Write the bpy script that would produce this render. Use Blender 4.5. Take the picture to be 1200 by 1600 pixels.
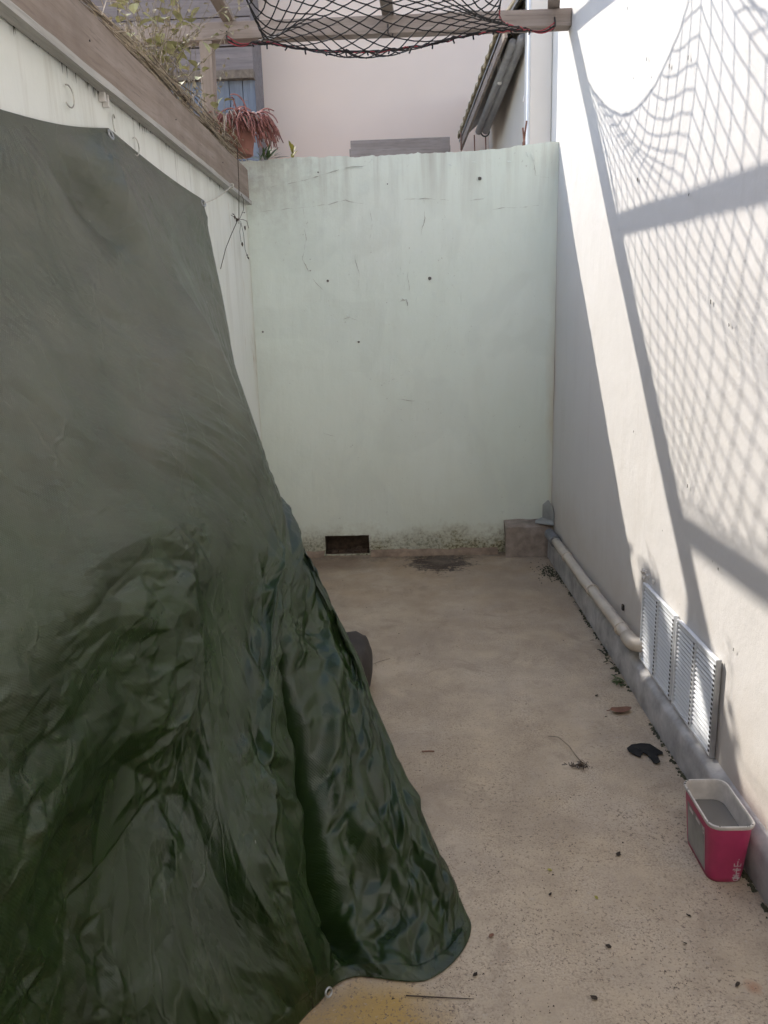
import bpy, bmesh, math, random
import numpy as np
from mathutils import Vector, Matrix, noise as mnoise

for o in list(bpy.data.objects):
    bpy.data.objects.remove(o)
scene = bpy.context.scene
COL = scene.collection

# ------------------------------------------------------------------ camera
F_PX, W_PX, H_PX = 1210.0, 1200.0, 1600.0
CAM_H = 1.5
def camera_axes(vp=(631, 512), roll=1.3):
    d = Vector(((vp[0] - 600) / F_PX, (vp[1] - 800) / F_PX, 1.0)).normalized()
    r = math.radians(roll)
    u0 = Vector((-math.sin(r), -math.cos(r), 0.0))
    u = (u0 - d * u0.dot(d)).normalized()
    x = d.cross(u)
    if x.x < 0:
        x = -x
    return x, d, u                     # world x, y, z seen in camera axes (x right, y down, z forward)
ax, ay, az = camera_axes()
cam_data = bpy.data.cameras.new('camera')
cam = bpy.data.objects.new('camera', cam_data)
COL.objects.link(cam)
right = Vector((ax.x, ay.x, az.x))
down = Vector((ax.y, ay.y, az.y))
fwd = Vector((ax.z, ay.z, az.z))
rot = Matrix((right, -down, -fwd)).transposed().to_4x4()
cam.matrix_world = Matrix.Translation((0, 0, CAM_H)) @ rot
cam_data.sensor_fit = 'VERTICAL'
cam_data.sensor_height = 24.0
cam_data.lens = 24.0 * F_PX / H_PX
cam_data.clip_start = 0.02
cam_data.clip_end = 2000
scene.camera = cam

# ------------------------------------------------------------------ sky, sun, exposure
SUN = Vector((-1.0, 1.15, 1.27)).normalized()          # towards the sun
elev = math.asin(SUN.z)
azim = math.atan2(SUN.x, SUN.y)
world = bpy.data.worlds.new('World')
scene.world = world
world.use_nodes = True
wn = world.node_tree
sky = wn.nodes.new('ShaderNodeTexSky')
sky.sky_type = 'NISHITA'
sky.sun_disc = False
sky.sun_elevation = elev
sky.sun_rotation = azim
sky.air_density = 0.9
sky.dust_density = 0.7
sky.ozone_density = 0.7
wn.links.new(sky.outputs[0], wn.nodes['Background'].inputs[0])
wn.nodes['Background'].inputs[1].default_value = 0.15
sun_l = bpy.data.lights.new('sun', 'SUN')
sun_l.energy = 2.0
sun_l.angle = math.radians(0.53)
sun_l.color = (1.0, 0.935, 0.85)
sun_o = bpy.data.objects.new('sun', sun_l)
COL.objects.link(sun_o)
sun_o.rotation_euler = SUN.to_track_quat('Z', 'Y').to_euler()
sun_o.location = (-6, 7, 9)
scene.view_settings.view_transform = 'Standard'
scene.view_settings.look = 'None'
scene.view_settings.gamma = 1.0
scene.view_settings.exposure = 1.48
scene.render.engine = 'CYCLES'
scene.cycles.use_denoising = True
scene.cycles.max_bounces = 6
scene.cycles.diffuse_bounces = 4
scene.cycles.glossy_bounces = 3
scene.cycles.caustics_reflective = False
scene.cycles.caustics_refractive = False
scene.cycles.adaptive_threshold = 0.03

R = random.Random(7)

# ------------------------------------------------------------------ helpers
def world_loc(o):
    v = Vector((0, 0, 0))
    while o is not None:
        v += o.location
        o = o.parent
    return v

def tag(o, label=None, cat=None, group=None, kind=None):
    if label: o['label'] = label
    if cat: o['category'] = cat
    if group: o['group'] = group
    if kind: o['kind'] = kind
    return o

def thing(name, loc, label, cat, group=None):
    o = bpy.data.objects.new(name, None)
    o.empty_display_size = 0.1
    COL.objects.link(o)
    o.location = loc
    return tag(o, label, cat, group)

class MB:
    def __init__(self):
        self.v, self.f, self.m = [], [], []
    def add(self, vs, fs, mi=0):
        b = len(self.v)
        self.v += [tuple(p) for p in vs]
        self.f += [tuple(b + i for i in f) for f in fs]
        self.m += [mi] * len(fs)
    def box(self, lo, hi, jit=0.0, mi=0):
        x0, y0, z0 = lo; x1, y1, z1 = hi
        vs = [(x0,y0,z0),(x1,y0,z0),(x1,y1,z0),(x0,y1,z0),(x0,y0,z1),(x1,y0,z1),(x1,y1,z1),(x0,y1,z1)]
        if jit:
            vs = [tuple(c + R.uniform(-jit, jit) for c in p) for p in vs]
        self.add(vs, [(0,3,2,1),(4,5,6,7),(0,1,5,4),(1,2,6,5),(2,3,7,6),(3,0,4,7)], mi)
        return self
    def bar(self, a, b, w, h, up=(0,0,1), mi=0):
        a, b = Vector(a), Vector(b)
        d = (b - a).normalized()
        s = d.cross(Vector(up)).normalized()
        u = s.cross(d).normalized()
        vs = []
        for p in (a, b):
            for i, j in ((-1,-1),(1,-1),(1,1),(-1,1)):
                vs.append(p + s * (w/2*i) + u * (h/2*j))
        self.add(vs, [(3,2,1,0),(4,5,6,7),(0,1,5,4),(1,2,6,5),(2,3,7,6),(3,0,4,7)], mi)
        return self
    def tube(self, path, rad, n=6, cap=True, mi=0):
        path = [Vector(p) for p in path]
        k = len(path)
        rads = list(rad) if hasattr(rad, '__len__') else [rad] * k
        rings = []
        ref = None
        for i, p in enumerate(path):
            d = (path[min(i+1, k-1)] - path[max(i-1, 0)])
            if d.length < 1e-9: d = Vector((0, 0, 1))
            d.normalize()
            if ref is None:
                ref = Vector((0,0,1)) if abs(d.z) < 0.9 else Vector((1,0,0))
            s = d.cross(ref)
            if s.length < 1e-4: s = d.orthogonal()
            s.normalize(); u = s.cross(d)
            ref = u
            rings.append([p + (s*math.cos(2*math.pi*j/n) + u*math.sin(2*math.pi*j/n))*rads[i] for j in range(n)])
        vs = [q for r_ in rings for q in r_]
        fs = []
        for i in range(k-1):
            for j in range(n):
                a = i*n+j; b = i*n+(j+1) % n
                fs.append((a, b, b+n, a+n))
        if cap:
            fs.append(tuple(range(n-1, -1, -1)))
            fs.append(tuple((k-1)*n + j for j in range(n)))
        self.add(vs, fs, mi)
        return self
    def torus(self, c, nrm, R_, r_, n=16, m=6, a0=0.0, a1=2*math.pi, mi=0):
        c = Vector(c); nrm = Vector(nrm).normalized()
        s = nrm.orthogonal().normalized(); u = nrm.cross(s)
        full = abs(a1 - a0 - 2*math.pi) < 1e-6
        pts = [c + (s*math.cos(a0+(a1-a0)*i/n) + u*math.sin(a0+(a1-a0)*i/n))*R_ for i in range(n + (0 if full else 1))]
        if full: pts.append(pts[0])
        return self.tube(pts, r_, m, cap=not full, mi=mi)
    def lathe(self, c, prof, n=24, mi=0):
        c = Vector(c)
        vs = []
        for r_, z in prof:
            for j in range(n):
                a = 2*math.pi*j/n
                vs.append(c + Vector((r_*math.cos(a), r_*math.sin(a), z)))
        fs = []
        for i in range(len(prof)-1):
            for j in range(n):
                a = i*n+j; b = i*n+(j+1) % n
                fs.append((a, b, b+n, a+n))
        self.add(vs, fs, mi)
        return self
    def build(self, name, mats, parent=None, smooth=False, bevel=0.0, uv=None):
        off = world_loc(parent) if parent else Vector((0, 0, 0))
        me = bpy.data.meshes.new(name)
        me.from_pydata([Vector(p) - off for p in self.v], [], self.f)
        if not isinstance(mats, (list, tuple)): mats = [mats]
        for m in mats: me.materials.append(m)
        if len(mats) > 1: me.polygons.foreach_set('material_index', self.m)
        if smooth: me.polygons.foreach_set('use_smooth', [True]*len(me.polygons))
        me.update()
        o = bpy.data.objects.new(name, me)
        COL.objects.link(o)
        if parent: o.parent = parent
        if bevel:
            b = o.modifiers.new('bevel', 'BEVEL'); b.width = bevel; b.segments = 2; b.limit_method = 'ANGLE'
        return o

def fbm(x, y, z=0.0, oct_=4):
    return mnoise.fractal(Vector((x, y, z)), 1.0, 2.0, oct_)

# ------------------------------------------------------------------ material helper
class NT:
    def __init__(self, name):
        self.mat = bpy.data.materials.new(name)
        self.mat.use_nodes = True
        self.t = self.mat.node_tree
        self.b = self.t.nodes['Principled BSDF']
        self._pos = None
    def n(self, k): return self.t.nodes.new('ShaderNode' + k)
    def link(self, a, b): self.t.links.new(a, b)
    def inp(self, sock, v):
        if isinstance(v, bpy.types.NodeSocket): self.link(v, sock)
        elif isinstance(v, (tuple, list)):
            sock.default_value = tuple(v) + ((1.0,) if len(sock.default_value) == 4 and len(v) == 3 else ())
        else: sock.default_value = v
    def pos(self):
        if self._pos is None: self._pos = self.n('NewGeometry').outputs['Position']
        return self._pos
    def obj(self): return self.n('TexCoord').outputs['Object']
    def uv(self): return self.n('TexCoord').outputs['UV']
    def scale(self, vec, s):
        m = self.n('VectorMath'); m.operation = 'MULTIPLY'
        self.inp(m.inputs[0], vec); m.inputs[1].default_value = s
        return m.outputs[0]
    def vadd(self, a, b):
        m = self.n('VectorMath'); m.operation = 'ADD'
        self.inp(m.inputs[0], a); self.inp(m.inputs[1], b)
        return m.outputs[0]
    def xyz(self, vec):
        s = self.n('SeparateXYZ'); self.inp(s.inputs[0], vec); return s.outputs
    def noise(self, scale, detail=4, rough=0.55, vec=None, dist=0.0, color=False):
        n = self.n('TexNoise'); n.inputs['Scale'].default_value = scale
        n.inputs['Detail'].default_value = detail; n.inputs['Roughness'].default_value = rough
        n.inputs['Distortion'].default_value = dist
        self.inp(n.inputs['Vector'], vec if vec is not None else self.pos())
        return n.outputs['Color' if color else 'Fac']
    def voro(self, scale, feature='F1', vec=None, out='Distance', rnd=1.0):
        n = self.n('TexVoronoi'); n.feature = feature; n.inputs['Scale'].default_value = scale
        n.inputs['Randomness'].default_value = rnd
        self.inp(n.inputs['Vector'], vec if vec is not None else self.pos())
        return n.outputs[out]
    def math(self, op, a, b=0.0, c=0.0):
        m = self.n('Math'); m.operation = op
        self.inp(m.inputs[0], a); self.inp(m.inputs[1], b)
        if op in ('MULTIPLY_ADD', 'SMOOTH_MIN', 'SMOOTH_MAX', 'WRAP', 'COMPARE'): self.inp(m.inputs[2], c)
        return m.outputs[0]
    def mr(self, v, a, b, c=0.0, d=1.0, smooth=False):
        m = self.n('MapRange'); m.clamp = True
        if smooth: m.interpolation_type = 'SMOOTHSTEP'
        self.inp(m.inputs[0], v)
        for i, q in enumerate((a, b, c, d)): self.inp(m.inputs[1+i], q)
        return m.outputs[0]
    def mix(self, f, a, b, mode='MIX'):
        m = self.n('Mix'); m.data_type = 'RGBA'; m.blend_type = mode
        self.inp(m.inputs[0], f); self.inp(m.inputs[6], a); self.inp(m.inputs[7], b)
        return m.outputs[2]
    def bump(self, h, strength=0.5, dist=0.01, normal=None):
        b = self.n('Bump'); b.inputs['Strength'].default_value = strength; b.inputs['Distance'].default_value = dist
        self.inp(b.inputs['Height'], h)
        if normal is not None: self.link(normal, b.inputs['Normal'])
        return b.outputs[0]
    def set(self, **k):
        names = dict(color='Base Color', rough='Roughness', metal='Metallic', normal='Normal', spec='Specular IOR Level',
                     trans='Transmission Weight', sheen='Sheen Weight', coat='Coat Weight', ior='IOR', alpha='Alpha', sss='Subsurface Weight')
        for a, v in k.items(): self.inp(self.b.inputs[names[a]], v)
        return self

def simple(name, col, rough=0.7, var=0.25, scale=12.0, metal=0.0, spec=0.4, bump=0.15, bscale=90.0):
    m = NT(name)
    dark = tuple(c * (1 - var) for c in col); lite = tuple(min(1, c * (1 + var*0.6)) for c in col)
    f = m.mr(m.noise(scale, 3, 0.6), 0.3, 0.7)
    m.set(color=m.mix(f, dark, lite), rough=rough, metal=metal, spec=spec)
    if bump: m.set(normal=m.bump(m.noise(bscale, 3), bump, 0.004))
    return m.mat

# ------------------------------------------------------------------ materials
def mat_floor():
    m = NT('concrete_floor')
    x, y, z = m.xyz(m.pos())
    big = m.noise(0.9, 4, 0.6)
    mid = m.noise(6.0, 4, 0.65)
    c = m.mix(m.mr(big, 0.35, 0.65), (0.50, 0.40, 0.28), (0.56, 0.47, 0.36))
    c = m.mix(m.mr(mid, 0.35, 0.72, 0.0, 0.55), c, (0.30, 0.24, 0.18))
    c = m.mix(m.mr(m.noise(2.4, 4, 0.72, vec=m.scale(m.pos(), (1.0, 0.6, 1.0))), 0.5, 0.66, 0.0, 0.35), c, (0.55, 0.48, 0.40))
    # warm dirt towards the back
    ndirt = m.noise(2.2, 4, 0.7)
    back = m.math('MULTIPLY', m.mr(y, 3.2, 5.0), m.mr(ndirt, 0.30, 0.60))
    c = m.mix(m.math('MULTIPLY', back, 0.8), c, (0.34, 0.235, 0.145))
    # brown run-off from the drain opening
    rx = m.math('SUBTRACT', x, -0.55); ry = m.math('SUBTRACT', y, 4.85)
    rd = m.math('SQRT', m.math('ADD', m.math('MULTIPLY', rx, rx), m.math('MULTIPLY', m.math('MULTIPLY', ry, ry), 5.0)))
    run = m.mr(m.math('ADD', rd, m.math('MULTIPLY', m.noise(9, 4, 0.7), 0.35)), 0.25, 0.62, 0.75, 0.0)
    c = m.mix(run, c, (0.13, 0.075, 0.04))
    # damp black stain at the wall foot
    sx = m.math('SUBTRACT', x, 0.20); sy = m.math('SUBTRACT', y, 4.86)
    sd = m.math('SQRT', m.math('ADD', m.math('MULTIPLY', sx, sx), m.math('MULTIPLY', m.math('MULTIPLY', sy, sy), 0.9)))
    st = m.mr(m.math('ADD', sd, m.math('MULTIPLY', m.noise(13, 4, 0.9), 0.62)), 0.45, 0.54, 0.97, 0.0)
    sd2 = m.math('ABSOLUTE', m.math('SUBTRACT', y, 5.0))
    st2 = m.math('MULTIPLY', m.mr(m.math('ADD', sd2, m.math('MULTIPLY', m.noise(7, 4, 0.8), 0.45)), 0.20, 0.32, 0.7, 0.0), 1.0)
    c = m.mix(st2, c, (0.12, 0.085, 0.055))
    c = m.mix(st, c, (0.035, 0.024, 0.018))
    # yellow paint ghost near the tarp
    qx = m.math('SUBTRACT', x, -0.12); qy = m.math('SUBTRACT', y, 1.38)
    qd = m.math('SQRT', m.math('ADD', m.math('MULTIPLY', qx, qx), m.math('MULTIPLY', m.math('MULTIPLY', qy, qy), 1.6)))
    ye = m.mr(m.math('ADD', qd, m.math('MULTIPLY', m.noise(12, 4, 0.7), 0.12)), 0.17, 0.28, 0.85, 0.0)
    c = m.mix(ye, c, (0.40, 0.25, 0.05))
    # rust mark at right
    tx = m.math('SUBTRACT', x, 0.77); ty = m.math('SUBTRACT', y, 1.50)
    td = m.math('SQRT', m.math('ADD', m.math('MULTIPLY', tx, tx), m.math('MULTIPLY', ty, ty)))
    ru = m.mr(m.math('ADD', td, m.math('MULTIPLY', m.noise(30, 4, 0.7), 0.03)), 0.015, 0.04, 0.7, 0.0)
    c = m.mix(ru, c, (0.36, 0.15, 0.07))
    # gritty speckle, stronger in the foreground
    sp = m.noise(85, 3, 0.8)
    patch = m.mr(m.noise(2.6, 4, 0.6), 0.38, 0.56)
    near = m.mr(y, 3.4, 2.0, 0.25, 1.0)
    spm = m.math('MULTIPLY', m.mr(sp, 0.555, 0.64), m.math('MULTIPLY', patch, near))
    c = m.mix(m.math('MULTIPLY', spm, 0.85), c, (0.10, 0.075, 0.06))
    c = m.mix(m.math('MULTIPLY', m.mr(m.noise(170, 2, 0.7), 0.42, 0.62), m.mr(m.noise(5.5, 4, 0.65), 0.35, 0.65, 0.05, 0.6)), c, (0.24, 0.19, 0.15))
    c = m.mix(m.mr(m.noise(1.3, 4, 0.7, dist=0.5), 0.48, 0.62, 0.0, 0.42), c, (0.30, 0.245, 0.195))
    c = m.mix(m.mr(m.noise(3.6, 4, 0.75, dist=1.0), 0.56, 0.66, 0.0, 0.4), c, (0.26, 0.205, 0.155))
    lt = m.mr(m.noise(60, 3, 0.7), 0.60, 0.70, 0.0, 0.5)
    c = m.mix(lt, c, (0.46, 0.40, 0.34))
    # dark dust along the plinth joint
    jo = m.math('ADD', m.mr(x, 0.80, 0.92), m.math('MULTIPLY', m.noise(18, 4, 0.75), 0.9))
    c = m.mix(m.mr(jo, 1.25, 1.55, 0.0, 0.55), c, (0.10, 0.095, 0.085))
    bm_ = m.math('ADD', m.math('MULTIPLY', m.noise(45, 4, 0.7), 1.0), m.math('MULTIPLY', m.noise(240, 3, 0.6), 0.35))
    m.set(color=c, rough=0.88, spec=0.3, normal=m.bump(bm_, 0.55, 0.006))
    return m.mat

def mat_back_wall():
    m = NT('mint_paint')
    x, y, z = m.xyz(m.pos())
    c = m.mix(m.mr(m.noise(1.3, 4, 0.6), 0.35, 0.65), (0.785, 0.865, 0.785), (0.82, 0.885, 0.815))
    # drip stains from the top
    dr = m.noise(9.0, 4, 0.7, vec=m.scale(m.pos(), (1.0, 1.0, 0.07)), dist=0.3)
    top = m.mr(m.math('ADD', z, m.math('MULTIPLY', m.noise(3.5, 4), 0.35)), 2.30, 2.72)
    c = m.mix(m.math('MULTIPLY', m.mr(dr, 0.42, 0.68), m.math('MULTIPLY', top, 0.55)), c, (0.42, 0.40, 0.35))
    lft = m.math('MULTIPLY', m.mr(x, -0.3, -0.95), m.mr(z, 1.9, 2.5))
    c = m.mix(m.math('MULTIPLY', lft, m.mr(m.noise(14, 4, 0.75), 0.45, 0.62, 0.0, 0.5)), c, (0.46, 0.46, 0.42))
    # yellowing low down
    yl = m.math('MULTIPLY', m.mr(z, 1.5, 0.1), m.mr(m.noise(1.6, 4, 0.6), 0.3, 0.7, 0.35, 1.0))
    c = m.mix(m.math('MULTIPLY', yl, 0.50), c, (0.62, 0.63, 0.48))
    # rust wash beside the right corner
    rr = m.math('ADD', m.mr(x, 0.80, 0.96), m.math('MULTIPLY', m.noise(6, 4, 0.7, vec=m.scale(m.pos(), (1, 1, 0.35))), 0.7))
    c = m.mix(m.math('MULTIPLY', m.mr(rr, 1.0, 1.5, 0.0, 0.55), m.mr(z, 2.2, 1.1)), c, (0.50, 0.36, 0.20))
    # moss and dirt at the foot
    mh = m.math('ADD', z, m.math('MULTIPLY', m.noise(5.0, 4, 0.75), -0.42))
    c = m.mix(m.mr(mh, 0.02, -0.16, 0.0, 0.8), c, (0.38, 0.34, 0.21))
    c = m.mix(m.math('MULTIPLY', m.mr(mh, -0.02, -0.16), m.mr(m.noise(50, 4, 0.7), 0.45, 0.6)), c, (0.11, 0.10, 0.045))
    pt_ = m.mr(m.noise(1.9, 4, 0.5, dist=0.8), 0.50, 0.56, 0.0, 0.22)
    c = m.mix(pt_, c, (0.66, 0.72, 0.66))
    c = m.mix(m.mr(m.noise(4.0, 4, 0.7, vec=m.scale(m.pos(), (1.0, 1.0, 0.22))), 0.52, 0.72, 0.0, 0.13), c, (0.58, 0.60, 0.52))
    # flaked specks
    fl = m.math('MULTIPLY', m.mr(m.noise(38, 4, 0.8), 0.655, 0.68), m.mr(m.noise(2.2, 3), 0.45, 0.6))
    c = m.mix(m.math('MULTIPLY', fl, 0.6), c, (0.40, 0.41, 0.36))
    hgt = m.math('ADD', m.noise(9, 4, 0.6), m.math('ADD', m.math('MULTIPLY', m.noise(70, 4, 0.6), 0.16), m.math('MULTIPLY', fl, -0.25)))
    m.set(color=c, rough=0.72, spec=0.35, normal=m.bump(hgt, 0.32, 0.012))
    return m.mat

def mat_left_wall():
    m = NT('stained_white_paint')
    x, y, z = m.xyz(m.pos())
    c = m.mix(m.mr(m.noise(1.6, 4, 0.6), 0.35, 0.65), (0.76, 0.775, 0.715), (0.82, 0.825, 0.775))
    st = m.noise(8.0, 4, 0.75, vec=m.scale(m.pos(), (1, 1, 0.11)), dist=0.4)
    hi = m.mr(z, 1.2, 2.28, 0.10, 1.0)
    c = m.mix(m.math('MULTIPLY', m.mr(st, 0.50, 0.70), m.math('MULTIPLY', hi, 0.42)), c, (0.42, 0.39, 0.31))
    c = m.mix(m.math('MULTIPLY', m.mr(m.noise(22, 4, 0.75, vec=m.scale(m.pos(), (1, 1, 0.05))), 0.60, 0.72), m.math('MULTIPLY', m.mr(z, 1.85, 2.28), 0.55)), c, (0.22, 0.21, 0.16))
    ru = m.math('MULTIPLY', m.mr(m.noise(7, 4, 0.7, vec=m.scale(m.pos(), (1, 1, 0.25))), 0.62, 0.72), m.mr(y, 4.0, 4.6))
    c = m.mix(m.math('MULTIPLY', ru, 0.7), c, (0.42, 0.27, 0.13))
    co = m.math('ADD', m.mr(y, 4.75, 5.06), m.math('MULTIPLY', m.noise(8, 4, 0.7, vec=m.scale(m.pos(), (1, 1, 0.3))), 0.8))
    c = m.mix(m.mr(co, 1.1, 1.6, 0.0, 0.5), c, (0.44, 0.38, 0.24))
    hgt = m.math('ADD', m.noise(8, 4, 0.6), m.math('MULTIPLY', m.noise(80, 4, 0.6), 0.18))
    m.set(color=c, rough=0.75, spec=0.3, normal=m.bump(hgt, 0.35, 0.012))
    return m.mat

def mat_right_wall():
    m = NT('white_render')
    x, y, z = m.xyz(m.pos())
    c = m.mix(m.mr(m.noise(1.1, 4, 0.6), 0.35, 0.65), (0.685, 0.66, 0.625), (0.72, 0.695, 0.665))
    dl = m.math('ADD', z, m.math('MULTIPLY', m.noise(4.0, 4, 0.7), -0.5))
    c = m.mix(m.mr(dl, 0.30, -0.2, 0.0, 0.6), c, (0.50, 0.42, 0.33))
    c = m.mix(m.math('MULTIPLY', m.mr(m.noise(5, 4, 0.7, vec=m.scale(m.pos(), (1, 1, 0.12))), 0.55, 0.72), 0.16), c, (0.50, 0.45, 0.38))
    co = m.math('ADD', m.mr(y, 4.85, 5.08), m.math('MULTIPLY', m.noise(6, 4, 0.7, vec=m.scale(m.pos(), (1, 1, 0.25))), 0.7))
    c = m.mix(m.math('MULTIPLY', m.mr(co, 1.0, 1.45, 0.0, 0.65), m.mr(z, 2.3, 1.0)), c, (0.55, 0.40, 0.25))
    sp = m.math('MULTIPLY', m.mr(m.voro(7.5), 0.035, 0.02), m.mr(m.noise(3, 2), 0.45, 0.55))
    c = m.mix(m.math('MULTIPLY', sp, 0.75), c, (0.17, 0.15, 0.13))
    hgt = m.math('ADD', m.math('MULTIPLY', m.noise(5, 4, 0.6), 1.2), m.math('ADD', m.math('MULTIPLY', m.noise(130, 4, 0.65), 0.16), m.math('MULTIPLY', m.noise(420, 2, 0.6), 0.05)))
    m.set(color=c, rough=0.8, spec=0.25, normal=m.bump(hgt, 0.42, 0.009))
    return m.mat

def mat_wood(name, a, b, axis=1, scale=1.0, rough=0.85, dirt=0.3):
    m = NT(name)
    s = [14.0, 14.0, 14.0]; s[axis] = 0.8
    v = m.scale(m.pos(), tuple(q*scale for q in s))
    g = m.noise(1.6, 4, 0.65, vec=v, dist=0.6)
    g2 = m.noise(7.0, 4, 0.7, vec=v)
    c = m.mix(m.mr(g, 0.32, 0.68), a, b)
    c = m.mix(m.math('MULTIPLY', m.mr(g2, 0.55, 0.72), 0.55), c, tuple(q*0.45 for q in a))
    c = m.mix(m.mr(m.noise(3.0, 4, 0.7), 0.45, 0.75, 0.0, dirt), c, tuple(q*0.6 for q in a))
    m.set(color=c, rough=rough, spec=0.25, normal=m.bump(m.math('ADD', g, m.math('MULTIPLY', g2, 0.5)), 0.5, 0.004))
    return m.mat

def mat_tarp():
    m = NT('green_tarpaulin')
    uv = m.uv()
    u0, v0, _w = m.xyz(uv)
    cb = m.n('CombineXYZ'); m.link(u0, cb.inputs[0]); m.link(m.math('SUBTRACT', v0, m.math('MULTIPLY', u0, 0.47)), cb.inputs[1])
    suv = cb.outputs[0]                                  # wrinkles run slantwise across the sheet
    # crumpled facets: a random slope in each cell, so the creases stay sharp
    def facets(scale, seed):
        v = m.vadd(m.scale(suv, (scale*0.40, scale, scale)), (seed, seed*1.7, 0.0))
        v = m.vadd(v, m.scale(m.noise(scale*0.4, 2, 0.5, vec=suv, color=True), (0.3, 0.3, 0.0)))
        vo = m.n('TexVoronoi'); vo.feature = 'F1'; vo.inputs['Scale'].default_value = 1.0
        m.link(v, vo.inputs['Vector'])
        sub = m.n('VectorMath'); sub.operation = 'SUBTRACT'; m.link(v, sub.inputs[0]); m.link(vo.outputs['Position'], sub.inputs[1])
        rc = m.n('VectorMath'); rc.operation = 'SUBTRACT'; m.link(vo.outputs['Color'], rc.inputs[0]); rc.inputs[1].default_value = (0.5, 0.5, 0.5)
        dt = m.n('VectorMath'); dt.operation = 'DOT_PRODUCT'; m.link(sub.outputs[0], dt.inputs[0]); m.link(rc.outputs[0], dt.inputs[1])
        return dt.outputs['Value']
    u_, v_, _ = m.xyz(uv)
    f3 = m.math('MULTIPLY', facets(70.0, 5.0), m.mr(m.noise(3.5, 3, vec=uv), 0.42, 0.60, 0.1, 1.0))
    cr = m.math('SUBTRACT', 1.0, m.mr(m.voro(5.0, 'DISTANCE_TO_EDGE', vec=m.vadd(uv, m.scale(m.noise(2.5, 4, 0.6, vec=uv, color=True), (0.35, 0.35, 0)))), 0.0, 0.05))
    cr = m.math('MULTIPLY', cr, m.mr(m.noise(2.0, 3, vec=uv), 0.45, 0.6))
    wx = m.math('SINE', m.math('MULTIPLY', u_, 2*math.pi/0.0070)); wy = m.math('SINE', m.math('MULTIPLY', v_, 2*math.pi/0.0070))
    weave = m.math('MULTIPLY', wx, wy)
    nrm = m.bump(f3, 0.6, 0.006)
    nrm = m.bump(cr, 0.35, 0.004, nrm)
    nrm = m.bump(weave, 0.22, 0.0010, nrm)
    c = m.mix(m.mr(m.noise(4.0, 4, 0.6, vec=uv), 0.3, 0.7), (0.011, 0.022, 0.006), (0.020, 0.040, 0.010))
    # dust and painted grey sheen of the wall on the upper part; dusty creases
    du = m.math('MULTIPLY', m.mr(v_, 1.45, 0.75, 0.0, 1.0), m.mr(m.noise(3.0, 4, 0.7, vec=uv), 0.30, 0.72, 0.35, 1.0))
    c = m.mix(m.math('MULTIPLY', du, 0.48), c, (0.235, 0.22, 0.185))
    c = m.mix(m.math('MULTIPLY', cr, 0.10), c, (0.20, 0.21, 0.17))
    hem = m.math('MAXIMUM', m.mr(v_, 2.380, 2.384), m.math('MULTIPLY', m.mr(u_, 3.175, 3.179), m.mr(u_, 3.26, 3.25)))
    nrm = m.bump(hem, 0.8, 0.002, nrm)
    spk = m.math('MULTIPLY', m.mr(m.voro(9.0, vec=uv), 0.05, 0.03), m.mr(m.noise(3.3, 2, vec=uv), 0.56, 0.60))
    c = m.mix(m.math('MULTIPLY', spk, 0.6), c, (0.45, 0.44, 0.40))
    rgh = m.mr(m.noise(6.0, 4, 0.65, vec=uv), 0.3, 0.7, 0.24, 0.36)
    m.set(color=c, rough=m.math('ADD', rgh, m.math('MULTIPLY', du, 0.14)), spec=0.45, normal=nrm)
    return m.mat

M = {}
M['floor'] = mat_floor()
M['back'] = mat_back_wall()
M['left'] = mat_left_wall()
M['right'] = mat_right_wall()
M['tarp'] = mat_tarp()
M['beam'] = mat_wood('weathered_grey_timber', (0.24, 0.195, 0.165), (0.36, 0.305, 0.27), axis=0)
M['rafter'] = mat_wood('weathered_rafter_timber', (0.23, 0.19, 0.16), (0.34, 0.29, 0.25), axis=1)
M['post'] = mat_wood('weathered_post_timber', (0.26, 0.21, 0.175), (0.38, 0.32, 0.275), axis=2)
M['fascia'] = mat_wood('brown_fascia_timber', (0.26, 0.205, 0.165), (0.37, 0.305, 0.26), axis=1, dirt=0.5)
M['batten'] = mat_wood('pale_batten_timber', (0.38, 0.36, 0.33), (0.55, 0.53, 0.49), axis=1)
M['board'] = mat_wood('grey_board_timber', (0.27, 0.225, 0.20), (0.39, 0.335, 0.305), axis=0)
M['shed'] = mat_wood('grey_brown_shed_timber', (0.20, 0.165, 0.155), (0.32, 0.27, 0.25), axis=0)
M['blue'] = mat_wood('blue_grey_painted_timber', (0.15, 0.17, 0.205), (0.22, 0.24, 0.275), axis=2)
M['facade'] = simple('pink_beige_render', (0.83, 0.665, 0.545), 0.85, 0.05, 0.8, bump=0.1)
M['cream'] = simple('cream_render', (0.66, 0.60, 0.52), 0.85, 0.10, 1.0, bump=0.1)
M['offwhite'] = simple('off_white_paint', (0.80, 0.76, 0.71), 0.6, 0.05, 2.0, bump=0.05)
M['plinth'] = simple('grey_plinth_paint', (0.43, 0.415, 0.40), 0.62, 0.40, 9.0, bump=0.3, bscale=60)
M['mortar'] = simple('mortar', (0.33, 0.275, 0.23), 0.9, 0.35, 14.0, bump=0.8, bscale=55)
M['skirt'] = simple('dirty_mortar_skirting', (0.30, 0.225, 0.165), 0.9, 0.35, 14.0, bump=0.7, bscale=55)
M['dark'] = simple('dark_soil', (0.11, 0.078, 0.055), 0.95, 0.4, 30.0, bump=0.8, bscale=60)
M['pvc'] = simple('cream_plastic', (0.60, 0.53, 0.44), 0.45, 0.15, 8.0, spec=0.5, bump=0.06)
M['pvcgrey'] = simple('grey_plastic', (0.20, 0.205, 0.215), 0.5, 0.2, 10.0, spec=0.5, bump=0.06)
M['zinc'] = simple('galvanised_metal', (0.46, 0.47, 0.48), 0.42, 0.2, 9.0, metal=0.7, bump=0.06)
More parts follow.
